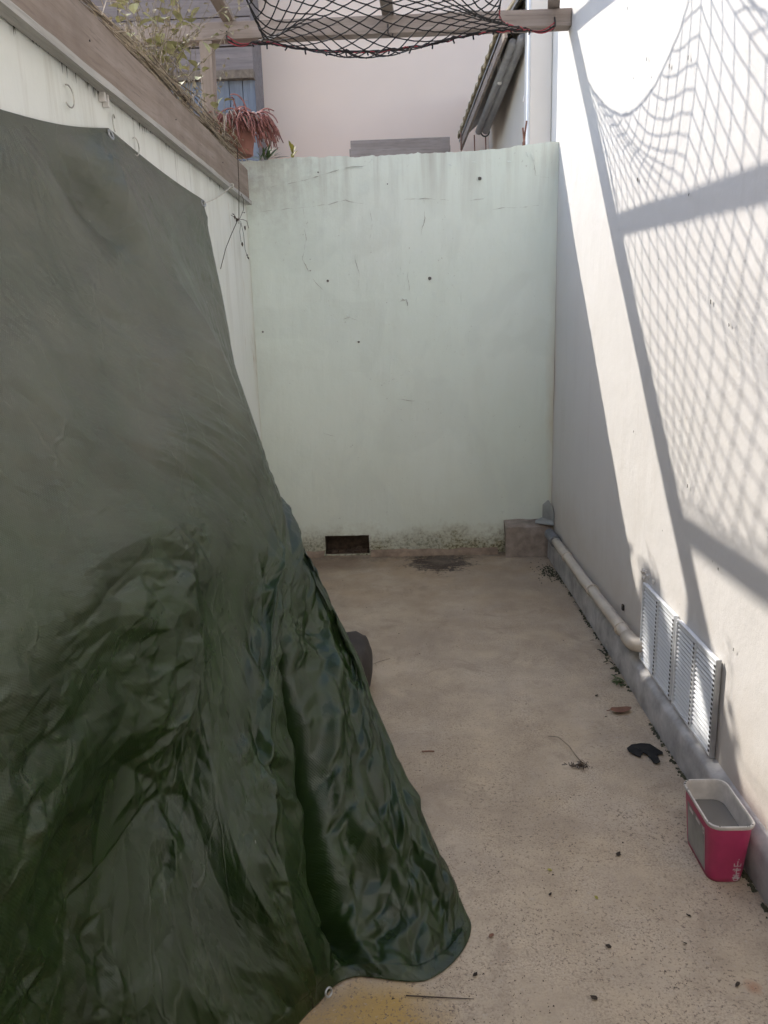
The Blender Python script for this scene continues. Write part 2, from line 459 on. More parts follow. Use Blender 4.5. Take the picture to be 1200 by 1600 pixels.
M['alu'] = simple('white_coated_aluminium', (0.76, 0.78, 0.80), 0.38, 0.06, 8.0, metal=0.0, spec=0.5, bump=0.03)
M['slotback'] = simple('grey_grille_backing', (0.72, 0.74, 0.77), 0.7, 0.08, 20, bump=0)
M['slot'] = simple('dark_slot', (0.09, 0.09, 0.092), 0.8, 0.2, 20, bump=0)
M['rope'] = simple('black_rope', (0.022, 0.018, 0.017), 0.8, 0.3, 60, bump=0.4, bscale=400)
M['red'] = simple('red_cord', (0.36, 0.045, 0.06), 0.7, 0.3, 40, bump=0.3, bscale=300)
M['white_cord'] = simple('white_cord', (0.66, 0.63, 0.56), 0.75, 0.2, 40, bump=0.3, bscale=300)
M['iron'] = simple('dark_iron', (0.06, 0.052, 0.048), 0.6, 0.35, 30, metal=0.4, bump=0.2)
M['hook'] = simple('painted_hook_metal', (0.60, 0.58, 0.52), 0.6, 0.6, 25, metal=0.2, bump=0.1)
M['terracotta'] = simple('terracotta', (0.33, 0.15, 0.115), 0.8, 0.2, 12, bump=0.2)
M['soil'] = simple('soil', (0.07, 0.05, 0.035), 0.95, 0.4, 30, bump=0.6)
M['pinkstem'] = simple('dry_pink_stem', (0.37, 0.165, 0.14), 0.8, 0.45, 26, bump=0.2)
M['pinkstem2'] = simple('bleached_stem', (0.47, 0.38, 0.33), 0.8, 0.35, 26, bump=0.2)
M['straw'] = simple('dry_reed', (0.46, 0.38, 0.28), 0.75, 0.45, 24, bump=0.2)
M['straw2'] = simple('dark_dry_reed', (0.20, 0.155, 0.115), 0.8, 0.45, 24, bump=0.2)
M['vine'] = simple('dry_vine_stem', (0.25, 0.205, 0.15), 0.85, 0.35, 30, bump=0.2)
M['vleaf'] = simple('pale_vine_leaf', (0.40, 0.39, 0.20), 0.7, 0.35, 20, bump=0.2)
M['vleaf2'] = simple('dry_vine_leaf', (0.40, 0.35, 0.24), 0.75, 0.35, 20, bump=0.2)
M['green'] = simple('green_leaf', (0.085, 0.14, 0.045), 0.55, 0.35, 18, bump=0.1)
M['yellow'] = simple('yellow_green_leaf', (0.36, 0.33, 0.06), 0.6, 0.35, 22, bump=0.1)
M['twig'] = simple('dark_twig', (0.075, 0.055, 0.042), 0.85, 0.35, 30, bump=0.3)
M['brownleaf'] = simple('brown_leaf', (0.20, 0.095, 0.060), 0.75, 0.3, 30, bump=0.3)
M['darkleaf'] = simple('dark_dead_leaf', (0.045, 0.033, 0.024), 0.9, 0.4, 60, bump=0.3)
M['scrap'] = simple('black_plastic_scrap', (0.012, 0.012, 0.012), 0.9, 0.3, 30, bump=0.3)
M['crack'] = simple('crack', (0.50, 0.52, 0.46), 0.9, 0.35, 40, bump=0)
M['hole'] = simple('hole', (0.13, 0.125, 0.11), 0.9, 0.2, 40, bump=0)
M['flake'] = simple('lifted_paint_flake', (0.72, 0.77, 0.70), 0.7, 0.1, 20, bump=0.1)
M['flakeside'] = simple('bare_plaster', (0.56, 0.56, 0.50), 0.9, 0.2, 40, bump=0.2)
M['tile'] = simple('mossy_roof_tile', (0.42, 0.34, 0.22), 0.85, 0.35, 14, bump=0.3)
M['gutter'] = simple('grey_gutter', (0.30, 0.295, 0.29), 0.5, 0.2, 9, bump=0.05)
M['rust'] = simple('rusty_iron', (0.21, 0.10, 0.07), 0.85, 0.35, 30, bump=0.3)
M['moss'] = simple('moss', (0.060, 0.060, 0.034), 0.95, 0.4, 60, bump=0.4)
M['weed'] = simple('weed_leaf', (0.10, 0.135, 0.045), 0.65, 0.3, 30, bump=0.2)
M['tubwhite'] = simple('white_tub_plastic', (0.54, 0.51, 0.48), 0.5, 0.30, 16, spec=0.5, bump=0.05)
M['tubred'] = simple('crimson_tub_print', (0.45, 0.042, 0.13), 0.42, 0.22, 10, spec=0.5, bump=0.04)
M['tublabel'] = simple('faded_tub_picture', (0.33, 0.33, 0.31), 0.5, 0.35, 9, spec=0.4, bump=0.05)
M['ink'] = simple('white_print', (0.62, 0.56, 0.57), 0.6, 0.1, 30, bump=0)

def mat_water():
    m = NT('murky_water')
    m.set(color=(0.16, 0.15, 0.135), rough=0.06, spec=0.5, normal=m.bump(m.noise(8, 2), 0.05, 0.004))
    return m.mat
M['water'] = mat_water()

XW, XL, YB = 0.955, -0.95, 5.06       # right wall, left wall, back wall

# ------------------------------------------------------------------ setting: ground
def grid_sheet(name, x0, x1, y0, y1, nx, ny, zf, mat):
    mb = MB()
    vs = []
    for j in range(ny+1):
        for i in range(nx+1):
            x = x0+(x1-x0)*i/nx; y = y0+(y1-y0)*j/ny
            vs.append((x, y, zf(x, y)))
    fs = [(j*(nx+1)+i, j*(nx+1)+i+1, (j+1)*(nx+1)+i+1, (j+1)*(nx+1)+i) for j in range(ny) for i in range(nx)]
    mb.add(vs, fs)
    return mb.build(name, mat, smooth=True)
M['earth'] = simple('bare_earth', (0.20, 0.165, 0.125), 0.95, 0.3, 1.5, bump=0.4, bscale=20)
gr = MB(); gr.add([(-400,-400,-0.03),(400,-400,-0.03),(400,400,-0.03),(-400,400,-0.03)], [(0,1,2,3)])
tag(gr.build('ground', M['earth']), kind='structure')
tag(grid_sheet('yard_floor', -0.96, 0.96, -0.95, 5.14, 60, 220,
               lambda x, y: 0.004*fbm(x*1.3, y*1.3, 2.0) if y < 4.9 else 0.002*fbm(x*1.3, y*1.3, 2.0), M['floor']), kind='structure')

# ------------------------------------------------------------------ back wall with its drain opening
bw = thing('garden_wall', (0, YB, 0), 'mint green rendered wall with hairline cracks closing the end of the yard', 'wall', 'painted yard walls')
def top_z(x):
    t = (x + 0.95) / 1.9
    base = 2.521 + 0.004*math.sin(9*x)
    if x > 0.35: base += 0.036*(x-0.35)/0.6
    return base + 0.006*fbm(x*9, 3.1) + 0.005*fbm(x*40, 7.7)
OX0, OX1, OZ0, OZ1 = -0.566, -0.268, 0.012, 0.141
def wall_back():
    mb = MB()
    N = 160
    xs = sorted(set([XL - 0.12 + (1.905 + 0.12)*i/N for i in range(N+1)] + [OX0, OX1]))
    zs = [0 - 0.02, OZ0, OZ1] + [OZ1 + (1.0)*(k/24.0) for k in range(1, 25)]     # normalised above 1.141
    def zval(k, x):
        if k < 3: return [-0.02, OZ0, OZ1][k]
        return OZ1 + (top_z(x) - OZ1)*((k-2)/24.0)
    K = 27
    def yv(x, z): return YB + 0.005*fbm(x*1.5, z*1.5, 5.0) + 0.0025*fbm(x*7, z*7, 1.0)
    idx = {}
    for i, x in enumerate(xs):
        for k in range(K):
            z = zval(k, x)
            if OX0 <= x <= OX1 and k == 2: z += 0.006*fbm(x*12, 1.0)
            idx[i, k] = len(mb.v); mb.v.append((x, yv(x, z), z))
    for i in range(len(xs)-1):
        for k in range(K-1):
            if k == 1 and OX0 - 1e-6 <= xs[i] and xs[i+1] <= OX1 + 1e-6: continue
            mb.f.append((idx[i, k], idx[i+1, k], idx[i+1, k+1], idx[i, k+1])); mb.m.append(0)
    b0 = len(mb.v)                                    # top and rear
    for i, x in enumerate(xs): mb.v.append((x, YB+0.16, top_z(x) - 0.004 + 0.004*fbm(x*20, 9.0)))
    for i, x in enumerate(xs): mb.v.append((x, YB+0.16, -0.02))
    n = len(xs)
    for i in range(n-1):
        mb.f.append((idx[i, K-1], idx[i+1, K-1], b0+i+1, b0+i)); mb.m.append(1)
        mb.f.append((b0+i, b0+i+1, b0+n+i+1, b0+n+i)); mb.m.append(0)
    for e in (0, n-1):
        mb.f.append((idx[e, 0], idx[e, K-1], b0+e, b0+n+e)); mb.m.append(0)
    return mb
wall_back().build('wall', [M['back'], M['flakeside']], bw, smooth=False)
op = MB()     # lining of the opening
d = 0.13
op.add([(OX0,YB+.004,OZ0),(OX1,YB+.004,OZ0),(OX1,YB+d,OZ0),(OX0,YB+d,OZ0),(OX0,YB+.004,OZ1+.004),(OX1,YB+.004,OZ1+.004),(OX1,YB+d,OZ1+.004),(OX0,YB+d,OZ1+.004)],
       [(0,1,2,3),(5,4,7,6),(2,6,7,3),(1,5,6,2),(0,3,7,4)], 0)
for i in range(26):
    x = R.uniform(OX0+.03, OX1-.03); y = R.uniform(YB+.02, YB+.10); s = R.uniform(.006, .018)
    op.box((x-s, y-s, OZ0), (x+s, y+s, OZ0+s*1.2), jit=s*.4, mi=0)
op.build('drain_opening', M['dark'], bw)
sk = MB()     # mortar skirting, broken by the opening and the block
for a, b in ((-0.95, OX0-.006), (OX1+.008, 0.60)):
    n = 46
    for i in range(n):
        x0 = a+(b-a)*i/n; x1 = a+(b-a)*(i+1)/n
        h0, h1 = [0.030+0.010*fbm(q*6, 4.0) for q in (x0, x1)]; p0, p1 = [YB-0.045-0.012*fbm(q*8, 8.0) for q in (x0, x1)]
        sk.add([(x0,p0,-.01),(x1,p1,-.01),(x0,p0+.004,h0*.7),(x1,p1+.004,h1*.7),(x0,YB+.012,h0*1.35),(x1,YB+.012,h1*1.35)], [(0,1,3,2),(2,3,5,4)])
sk.build('skirting', M['skirt'], bw, smooth=True)

def crack(pts, w, name='crack', mat='crack', plane='y', off=YB-0.0065):
    mb = MB(); out = []
    P = [Vector((p[0], p[1])) for p in pts]
    fine = []
    for a, b in zip(P, P[1:]):
        k = max(2, int((b-a).length/0.010))
        for i in range(k): fine.append(a + (b-a)*(i/k))
    fine.append(P[-1])
    fine = [p + Vector((0.006*fbm(p.x*14, p.y*14, 1, 5), 0.006*fbm(p.x*14, p.y*14, 5, 5))) for p in fine]
    n = len(fine); vs = []
    for i, p in enumerate(fine):
        t = (fine[min(i+1, n-1)] - fine[max(i-1, 0)]).normalized(); s = Vector((-t.y, t.x))
        ww = w*(0.25 + 0.75*math.sin(math.pi*(i+.4)/n))*max(0.0, 0.42 + 1.5*fbm(p.x*16, p.y*16, 9))
        for sgn in (-1, 1):
            q = p + s*ww*sgn
            vs.append((q.x, off, q.y) if plane == 'y' else (off, q.x, q.y))
    mb.add(vs, [(2*i, 2*i+1, 2*i+3, 2*i+2) for i in range(n-1)])
    return mb.build(name, M[mat], bw if plane == 'y' else None)
# (x, z) on the back wall
CR = [([(-0.88,2.22),(-0.70,2.235),(-0.60,2.235)],.0022), ([(-0.60,2.235),(-0.45,2.25),(-0.34,2.27),(-0.20,2.235)],.0026),
      ([(-0.60,2.23),(-0.595,2.05),(-0.62,1.93),(-0.57,1.82),(-0.50,1.74)],.0022), ([(-0.195,2.235),(-0.18,2.13),(-0.20,2.02)],.0016),
      ([(-0.80,2.36),(-0.62,2.385),(-0.48,2.42),(-0.32,2.455),(-0.20,2.462),(-0.17,2.50)],.0028),
      ([(0.02,2.262),(0.15,2.262),(0.30,2.25)],.0026), ([(0.14,2.262),(0.145,2.15),(0.11,2.03)],.0020), ([(0.40,2.245),(0.50,2.25),(0.53,2.265)],.0024),
      ([(0.56,2.19),(0.70,2.195),(0.84,2.20)],.0026), ([(0.80,2.48),(0.82,2.37),(0.90,2.36)],.0014),
      ([(-0.40,1.56),(-0.34,1.575),(-0.28,1.545)],.0026), ([(-0.02,1.66),(0.02,1.67),(0.03,1.63)],.0026), ([(-0.06,1.05),(0.0,1.045),(0.06,1.04)],.0018),
      ([(-0.55,0.84),(-0.47,0.82)],.0014), ([(-0.30,1.95),(-0.27,1.83),(-0.29,1.72)],.0016), ([(0.05,1.93),(0.03,1.80),(0.05,1.70)],.0014)]
for pts, w in CR: crack(pts, w)
def spot(x, z, r, name='drill_hole', mat='hole'):
    mb = MB(); n = 10
    ring = [(x + r*math.cos(2*math.pi*i/n)*R.uniform(.8, 1.2), YB-0.0070, z + r*math.sin(2*math.pi*i/n)*R.uniform(.8, 1.2)) for i in range(n)]
    inner = [(x + (q[0]-x)*.7, YB+0.006, z + (q[2]-z)*.7) for q in ring]
    mb.add(ring+inner, [tuple(reversed(range(n)))])
    mb.build(name, M[mat], bw)
for x, z, r in [(0.480,2.367,.011),(0.170,1.795,.011),(-0.47,1.80,.008),(-0.29,1.42,.007),(-0.50,2.435,.005),(-0.08,2.355,.004),(-0.90,1.50,.006)]:
    spot(x, z, r)
for i in range(16):           # loose chips where paint has come off
    x = R.gauss(-0.25, 0.28); z = R.gauss(1.78, 0.24)
    if abs(x) > .9: continue
    mb = MB(); n = R.randint(4, 6); r = R.uniform(.002, .007)
    mb.add([(x + r*math.cos(6.28*k/n)*R.uniform(.4, 1.5), YB-0.0068, z + .8*r*math.sin(6.28*k/n)*R.uniform(.4, 1.5)) for k in range(n)], [tuple(reversed(range(n)))])
    mb.build('paint_chip', M['flakeside' if R.random() < .5 else 'crack'], bw)
for x, z, sx, sz in [(0.80,2.475,.018,.05),(0.765,2.49,.012,.03),(0.30,2.45,.02,.012),(0.45,2.46,.03,.008),(0.66,2.455,.03,.01),(-0.35,1.585,.02,.012)]:
    mb = MB(); n = 7                                  # curled flakes of paint
    vs = []
    for k in range(n+1):
        t = k/n
        y = YB-0.007-0.012*math.sin(t*1.5)
        vs += [(x+sx*(t-.5)*.7-sx*.3, y, z+sz*(.5-t)), (x+sx*(t-.5)*.7+sx*.3, y-.002, z+sz*(.45-t))]
    mb.add(vs, [(2*k, 2*k+1, 2*k+3, 2*k+2) for k in range(n)])
    mb.build('paint_flake', M['flake'], bw, smooth=True)

# ------------------------------------------------------------------ left garden wall
lw = thing('garden_wall', (XL-0.1, 1.5, 0), 'stained off-white side wall behind the green tarpaulin, topped by a brown board', 'wall', 'painted yard walls')
def wall_side(x, y0, y1, z0, z1, ny, nz, amp, thick, sgn, zt=None):
    mb = MB()
    vs = []
    for j in range(nz+1):
        for i in range(ny+1):
            y = y0+(y1-y0)*i/ny; z = z0+(z1-z0)*j/nz
            if zt and j == nz: z = zt(y)
            vs.append((x + amp*fbm(y*.9, z*.9, x*3) + amp*.35*fbm(y*5, z*5, x*9), y, z))
    fs = []
    for j in range(nz):
        for i in range(ny):
            q = (j*(ny+1)+i, j*(ny+1)+i+1, (j+1)*(ny+1)+i+1, (j+1)*(ny+1)+i)
            fs.append(q if sgn < 0 else tuple(reversed(q)))
    mb.add(vs, fs)
    xb = x - sgn*thick
    t0 = nz*(ny+1)
    tv = [mb.v[t0+i] for i in range(ny+1)]
    b = [(xb, p[1], p[2]) for p in tv]; c = [(xb, p[1], z0) for p in tv]
    mb.add(tv + b + c, [(i, i+1, ny+1+i+1, ny+1+i) for i in range(ny)] + [(ny+1+i, ny+2+i, 2*ny+3+i, 2*ny+2+i) for i in range(ny)])
    for e in (0, ny):
        col = [mb.v[j*(ny+1)+e] for j in range(nz+1)]
        mb.add(col + [(xb, col[-1][1], col[-1][2]), (xb, col[0][1], z0)], [tuple(range(nz+3))])
    return mb
wall_side(XL, -0.9, YB+0.02, -0.02, 2.30, 180, 70, 0.004, 0.2, 1).build('wall', M['left'], lw, smooth=False)
cap = MB(); cap.box((XL-0.30, -0.9, 2.305), (XL-0.02, YB+.15, 2.43))
cap.build('coping', M['mortar'], lw)
def c_hook(y, z, a0, r=.026):
    mb = MB()
    n = 12
    mb.tube([(XL+.008+.006*math.sin(k/n*3.14), y + r*math.cos(a0+4.4*k/n), z + r*1.15*math.sin(a0+4.4*k/n)) for k in range(n+1)], .0021, 6)
    return mb.build('wall_hook', M['hook'], lw, smooth=True)
c_hook(2.40, 2.17, -2.4); c_hook(2.96, 2.155, -2.2); c_hook(2.76, 2.185, 0.8, .022)
hk = MB(); hk.box((XL+.002, 2.66, 2.225), (XL+.022, 2.676, 2.29)).box((XL+.002, 2.69, 2.215), (XL+.022, 2.702, 2.285)); hk.build('wall_bracket', M['offwhite'], lw, bevel=.002)

# ------------------------------------------------------------------ right house wall with plinth
rw = thing('house_wall', (XW+0.1, 1.5, 0), 'white rendered house wall on the right striped by net shadows', 'wall')
wall_side(XW, -0.9, YB+0.06, 0.02, 5.2, 200, 140, 0.0035, 0.25, -1).build('wall', M['right'], rw, smooth=False)
pl = MB()
n = 150
ring = []
for i in range(n+1):
    y = -0.9 + (YB-0.02+0.9)*i/n
    j = 0.004*fbm(y*2, 1.5); k = 0.004*fbm(y*3, 8.5)
    ring.append([(0.915+j, y, -0.01), (0.917+j, y, 0.112+k), (0.924+j, y, 0.124+k), (XW+0.006, y, 0.146+k)])
vs = [p for r_ in ring for p in r_]
pl.add(vs, [(4*i+q, 4*i+q+1, 4*(i+1)+q+1, 4*(i+1)+q) for i in range(n) for q in range(3)] + [(0,1,2,3)])
pl.build('plinth', M['plinth'], rw, smooth=True)
pit = MB()      # crumbled render at the grille's upper corner
for i in range(14):
    y = 3.0 + R.gauss(0, .03); z = 0.50 + R.gauss(0, .03); s = R.uniform(.003, .008)
    pit.box((XW-.006, y-s, z-s), (XW+.004, y+s, z+s), jit=s*.5)
pit.build('broken_render', M['right'], rw)
for y, z, r in [(3.35,2.05,.010),(3.02,2.36,.008),(2.83,2.33,.007),(2.5,1.55,.008),(3.25,1.05,.006),(2.35,1.48,.006),(2.75,1.9,.006),(3.6,2.75,.006),(2.6,.95,.006),(2.3,0.75,.005),(2.15,.55,.005),(3.3,2.47,.006)]:
    mb = MB(); k = 8
    mb.add([(XW-.0065, y+r*R.uniform(.4,1.2)*math.cos(6.28*i/k), z+r*1.3*R.uniform(.4,1.2)*math.sin(6.28*i/k)) for i in range(k)], [tuple(reversed(range(k)))])
    mb.build('drill_hole', M['hole'], rw)

# ------------------------------------------------------------------ unseen house inferred behind the camera, added to bounce sunlight
hb_ = thing('house', (0, -1.0, 0), 'unseen white rendered house back added behind the camera to bounce sunlight', 'house')
m_ = MB(); m_.box((-9.0, -2.2, -.02), (7.0, -0.91, 7.6)); m_.build('wall', M['offwhite'], hb_)
m_ = MB(); m_.box((-0.55, -0.91, 0.01), (0.45, -0.87, 2.1)); m_.build('door', M['blue'], hb_, bevel=.004)

# ------------------------------------------------------------------ pergola: beam, rafters, post
pg = thing('pergola', (-1.09, 4.8, 2.43), 'weathered timber pergola of one cross beam, three rafters and a post over the yard', 'pergola')
def timber(a, b, w, h, mat, name, up=(0,0,1), jit=.003):
    mb = MB(); A, B = Vector(a), Vector(b); n = 14
    d = (B-A); L = d.length; d.normalize(); s = d.cross(Vector(up)).normalized(); u = s.cross(d)
    vs = []
    for i in range(n+1):
        p = A + d*(L*i/n)
        for q, (x, y) in enumerate(((-1,-1),(1,-1),(1,1),(-1,1))):
            vs.append(p + s*(w/2*x + jit*fbm(i*.7, q*3.3, A.x*5)) + u*(h/2*y + jit*fbm(i*.7, q*5.1, A.y*7)))
    mb.add(vs, [(4*i+q, 4*i+(q+1) % 4, 4*i+4+(q+1) % 4, 4*i+4+q) for i in range(n) for q in range(4)] + [(3,2,1,0), tuple(4*n+q for q in range(4))])
    return mb.build(name, mat, pg, bevel=.003)
main_beam = timber((-1.75, 4.80, 3.128), (XW-0.002, 4.80, 3.124), .085, .088, M['beam'], 'beam')
RAF = [((0.872, 4.86), (0.20, 0.9)), ((-0.045, 4.86), (-0.20, 0.9)), ((-0.93, 4.86), (-0.90, 0.9))]
RH = .030
for (x0, y0), (x1, y1) in RAF:
    timber((x0, y0, 3.170+RH/2), (x1, y1, 3.165+RH/2), .066, RH, M['rafter'], 'rafter')
timber((-1.75, 0.95, 3.120), (XW-0.002, 0.95, 3.120), .085, .088, M['beam'], 'beam')
timber((-1.09, 4.815, 2.43), (-1.065, 4.805, 3.083), .088, .07, M['post'], 'post', up=(1,0,0))
hb = MB()
for x, s in ((-0.94, 1), (0.86, -1), (-0.05, 1)):
    z = 3.085
    hb.tube([(x, 4.752, z+.035), (x, 4.735, z+.012), (x, 4.735, z-.012), (x+.012*s, 4.738, z-.03), (x+.022*s, 4.74, z-.028), (x+.026*s, 4.742, z-.014)], .0045, 6)
    hb.build('beam_hook', M['iron'], main_beam, smooth=True); hb = MB()

# ------------------------------------------------------------------ net, relaxed under its own weight
def make_net():
    NX, NY = 28, 58                     # half cells across and along
    X0, X1, Y0, Y1 = -0.86, 0.80, 4.72, 1.45
    nodes = {}; pos = []
    for j in range(NY+1):
        for i in range(NX+1):
            if (i+j) % 2 == 0:
                nodes[i, j] = len(pos)
                t = j/NY
                xa = X0; xb = X1*(1-t) + 0.30*t
                pos.append([xa+(xb-xa)*i/NX, Y0+(Y1-Y0)*t, 3.05])
    P = np.array(pos)
    E = []; L = []
    hx = (X1-X0)/NX; hy = (Y0-Y1)/NY
    side = math.hypot(hx, hy)*0.875
    for (i, j), a in nodes.items():
        for di in (-1, 1):
            b = nodes.get((i+di, j+1))
            if b is not None: E.append((a, b)); L.append(side)
    border = []
    def chain(seq, f):
        for p, q in zip(seq, seq[1:]):
            border.append((nodes[p], nodes[q])); E.append((nodes[p], nodes[q])); L.append(f)
    far = [(i, 0) for i in range(0, NX+1, 2)]; nearb = [(i, NY) for i in range(0, NX+1, 2)]
    lft = [(0, j) for j in range(0, NY+1, 2)]; rgt = [(NX, j) for j in range(0, NY+1, 2)]
    chain(far, 2*hx*0.945); chain(nearb, 2*hx*0.95); chain(lft, 2*hy*1.07); chain(rgt, 2*hy*1.07)
    pins = {}
    def rx(k, y):
        (x0, y0), (x1, y1) = RAF[k]; return x0+(x1-x0)*(y-y0)/(y1-y0)
    pins[nodes[0, 0]] = (-0.80, 4.735, 3.055); pins[nodes[NX, 0]] = (0.72, 4.735, 3.060)
    for j in (26, 58):
        y = Y0+(Y1-Y0)*j/NY
        if j == 26: y = 3.24
        pins[nodes[0, j]] = (rx(2, y)+.05, y, 3.14); pins[nodes[NX, j]] = (rx(0, y)-.02, y, 3.14)
    E = np.array(E); L = np.array(L)
    pid = np.array(list(pins)); pv = np.array(list(pins.values()))
    cnt = np.zeros(len(P)); np.add.at(cnt, E[:, 0], 1); np.add.at(cnt, E[:, 1], 1)
    V = np.zeros_like(P)
    for it in range(700):
        old = P.copy()
        P += V*0.96; P[:, 2] -= 0.00009
        P[pid] = pv
        for k in range(8):
            d_ = P[E[:, 1]] - P[E[:, 0]]
            ln = np.linalg.norm(d_, axis=1)
            c = np.maximum(0, ln-L)/np.maximum(ln, 1e-9)*0.5
            mv = d_*c[:, None]
            acc = np.zeros_like(P)
            np.add.at(acc, E[:, 0], mv); np.add.at(acc, E[:, 1], -mv)
            P += acc/np.maximum(cnt, 1)[:, None]*1.9
            P[pid] = pv
        V = P - old
    return P, E, border, nodes, NX, NY
P, E_, border, nodes, NX, NY = make_net()
nt = thing('net', (0, 4.7, 3.05), 'black knotted rope net slung under the pergola rafters', 'net')
mb = MB()
bset = set(map(tuple, border))
for a, b in E_:
    if (a, b) in bset: continue
    pa, pb = Vector(P[a]), Vector(P[b])
    mid = (pa+pb)/2 + Vector((R.uniform(-.003,.003), R.uniform(-.003,.003), -.002))
    mb.tube([pa, mid, pb], .0032, 5, cap=False)
for p in P:
    c = Vector(p); r = .0062
    mb.add([c+Vector((r,0,0)), c+Vector((0,r,0)), c+Vector((-r,0,0)), c+Vector((0,-r,0)), c+Vector((0,0,r)), c+Vector((0,0,-r))],
           [(0,1,4),(1,2,4),(2,3,4),(3,0,4),(1,0,5),(2,1,5),(3,2,5),(0,3,5)])
tag(mb.build('netting', M['rope'], nt, smooth=True), kind='stuff')
def border_cord(seq, rad, mat, wob=.004):
    pts = []
    ids = [nodes[q] for q in seq]
    for a, b in zip(ids, ids[1:]):
        pa, pb = Vector(P[a]), Vector(P[b])
        for k in range(4):
            t = k/4; pts.append(pa.lerp(pb, t) + Vector((0, R.uniform(-wob, wob), R.uniform(-wob, wob) - .004*math.sin(math.pi*t))))
    pts.append(Vector(P[ids[-1]]))
    m_ = MB(); m_.tube(pts, rad, 6)
    m_.build('edge_cord', M[mat], nt, smooth=True)
far = [(i, 0) for i in range(0, NX+1, 2)]
border_cord(far, .006, 'rope'); border_cord(far, .0045, 'rope', .009); border_cord(far, .003, 'red', .008)
border_cord([(0, j) for j in range(0, NY+1, 2)], .004, 'rope'); border_cord([(NX, j) for j in range(0, NY+1, 2)], .004, 'rope')
border_cord([(NX, j) for j in range(0, 17, 2)], .0035, 'red', .006)
border_cord([(i, NY) for i in range(0, NX+1, 2)], .005, 'rope')
for i in range(0, NX+1, 2):                       # knot ends hanging off the far edge
    c = Vector(P[nodes[i, 0]])
    m_ = MB(); m_.tube([c, c+Vector((R.uniform(-.006,.006), -.004, -.014)), c+Vector((R.uniform(-.008,.008), -.004, -R.uniform(.020,.032)))], .0045, 5)
    m_.build('knot_end', M['rope'], nt)
for x0, node, dx in ((-0.935, (0, 0), 1), (0.858, (NX, 0), -1)):      # ties to the beam hooks
    c = Vector(P[nodes[node]])
    for mat, o, r in (('rope', 0.0, .004), ('red', .010, .003), ('red', -.006, .003)):
        a = Vector((x0, 4.735, 3.075+o*.6))
        m_ = MB(); m_.tube([a.lerp(c, t) + Vector((0, 0, -.022*math.sin(math.pi*t) + o*(1-t))) for t in [k/8 for k in range(9)]], r, 5)
        m_.build('tie_cord', M[mat], nt, smooth=True)
for node in ((0, 26), (NX, 26), (0, 58), (NX, 58)):
    c = Vector(P[nodes[node]])
    m_ = MB(); m_.torus(c+Vector((0, 0, .045)), (0, 1, 0), .05, .004, 14, 5)
    m_.build('rafter_loop', M['rope'], nt, smooth=True)

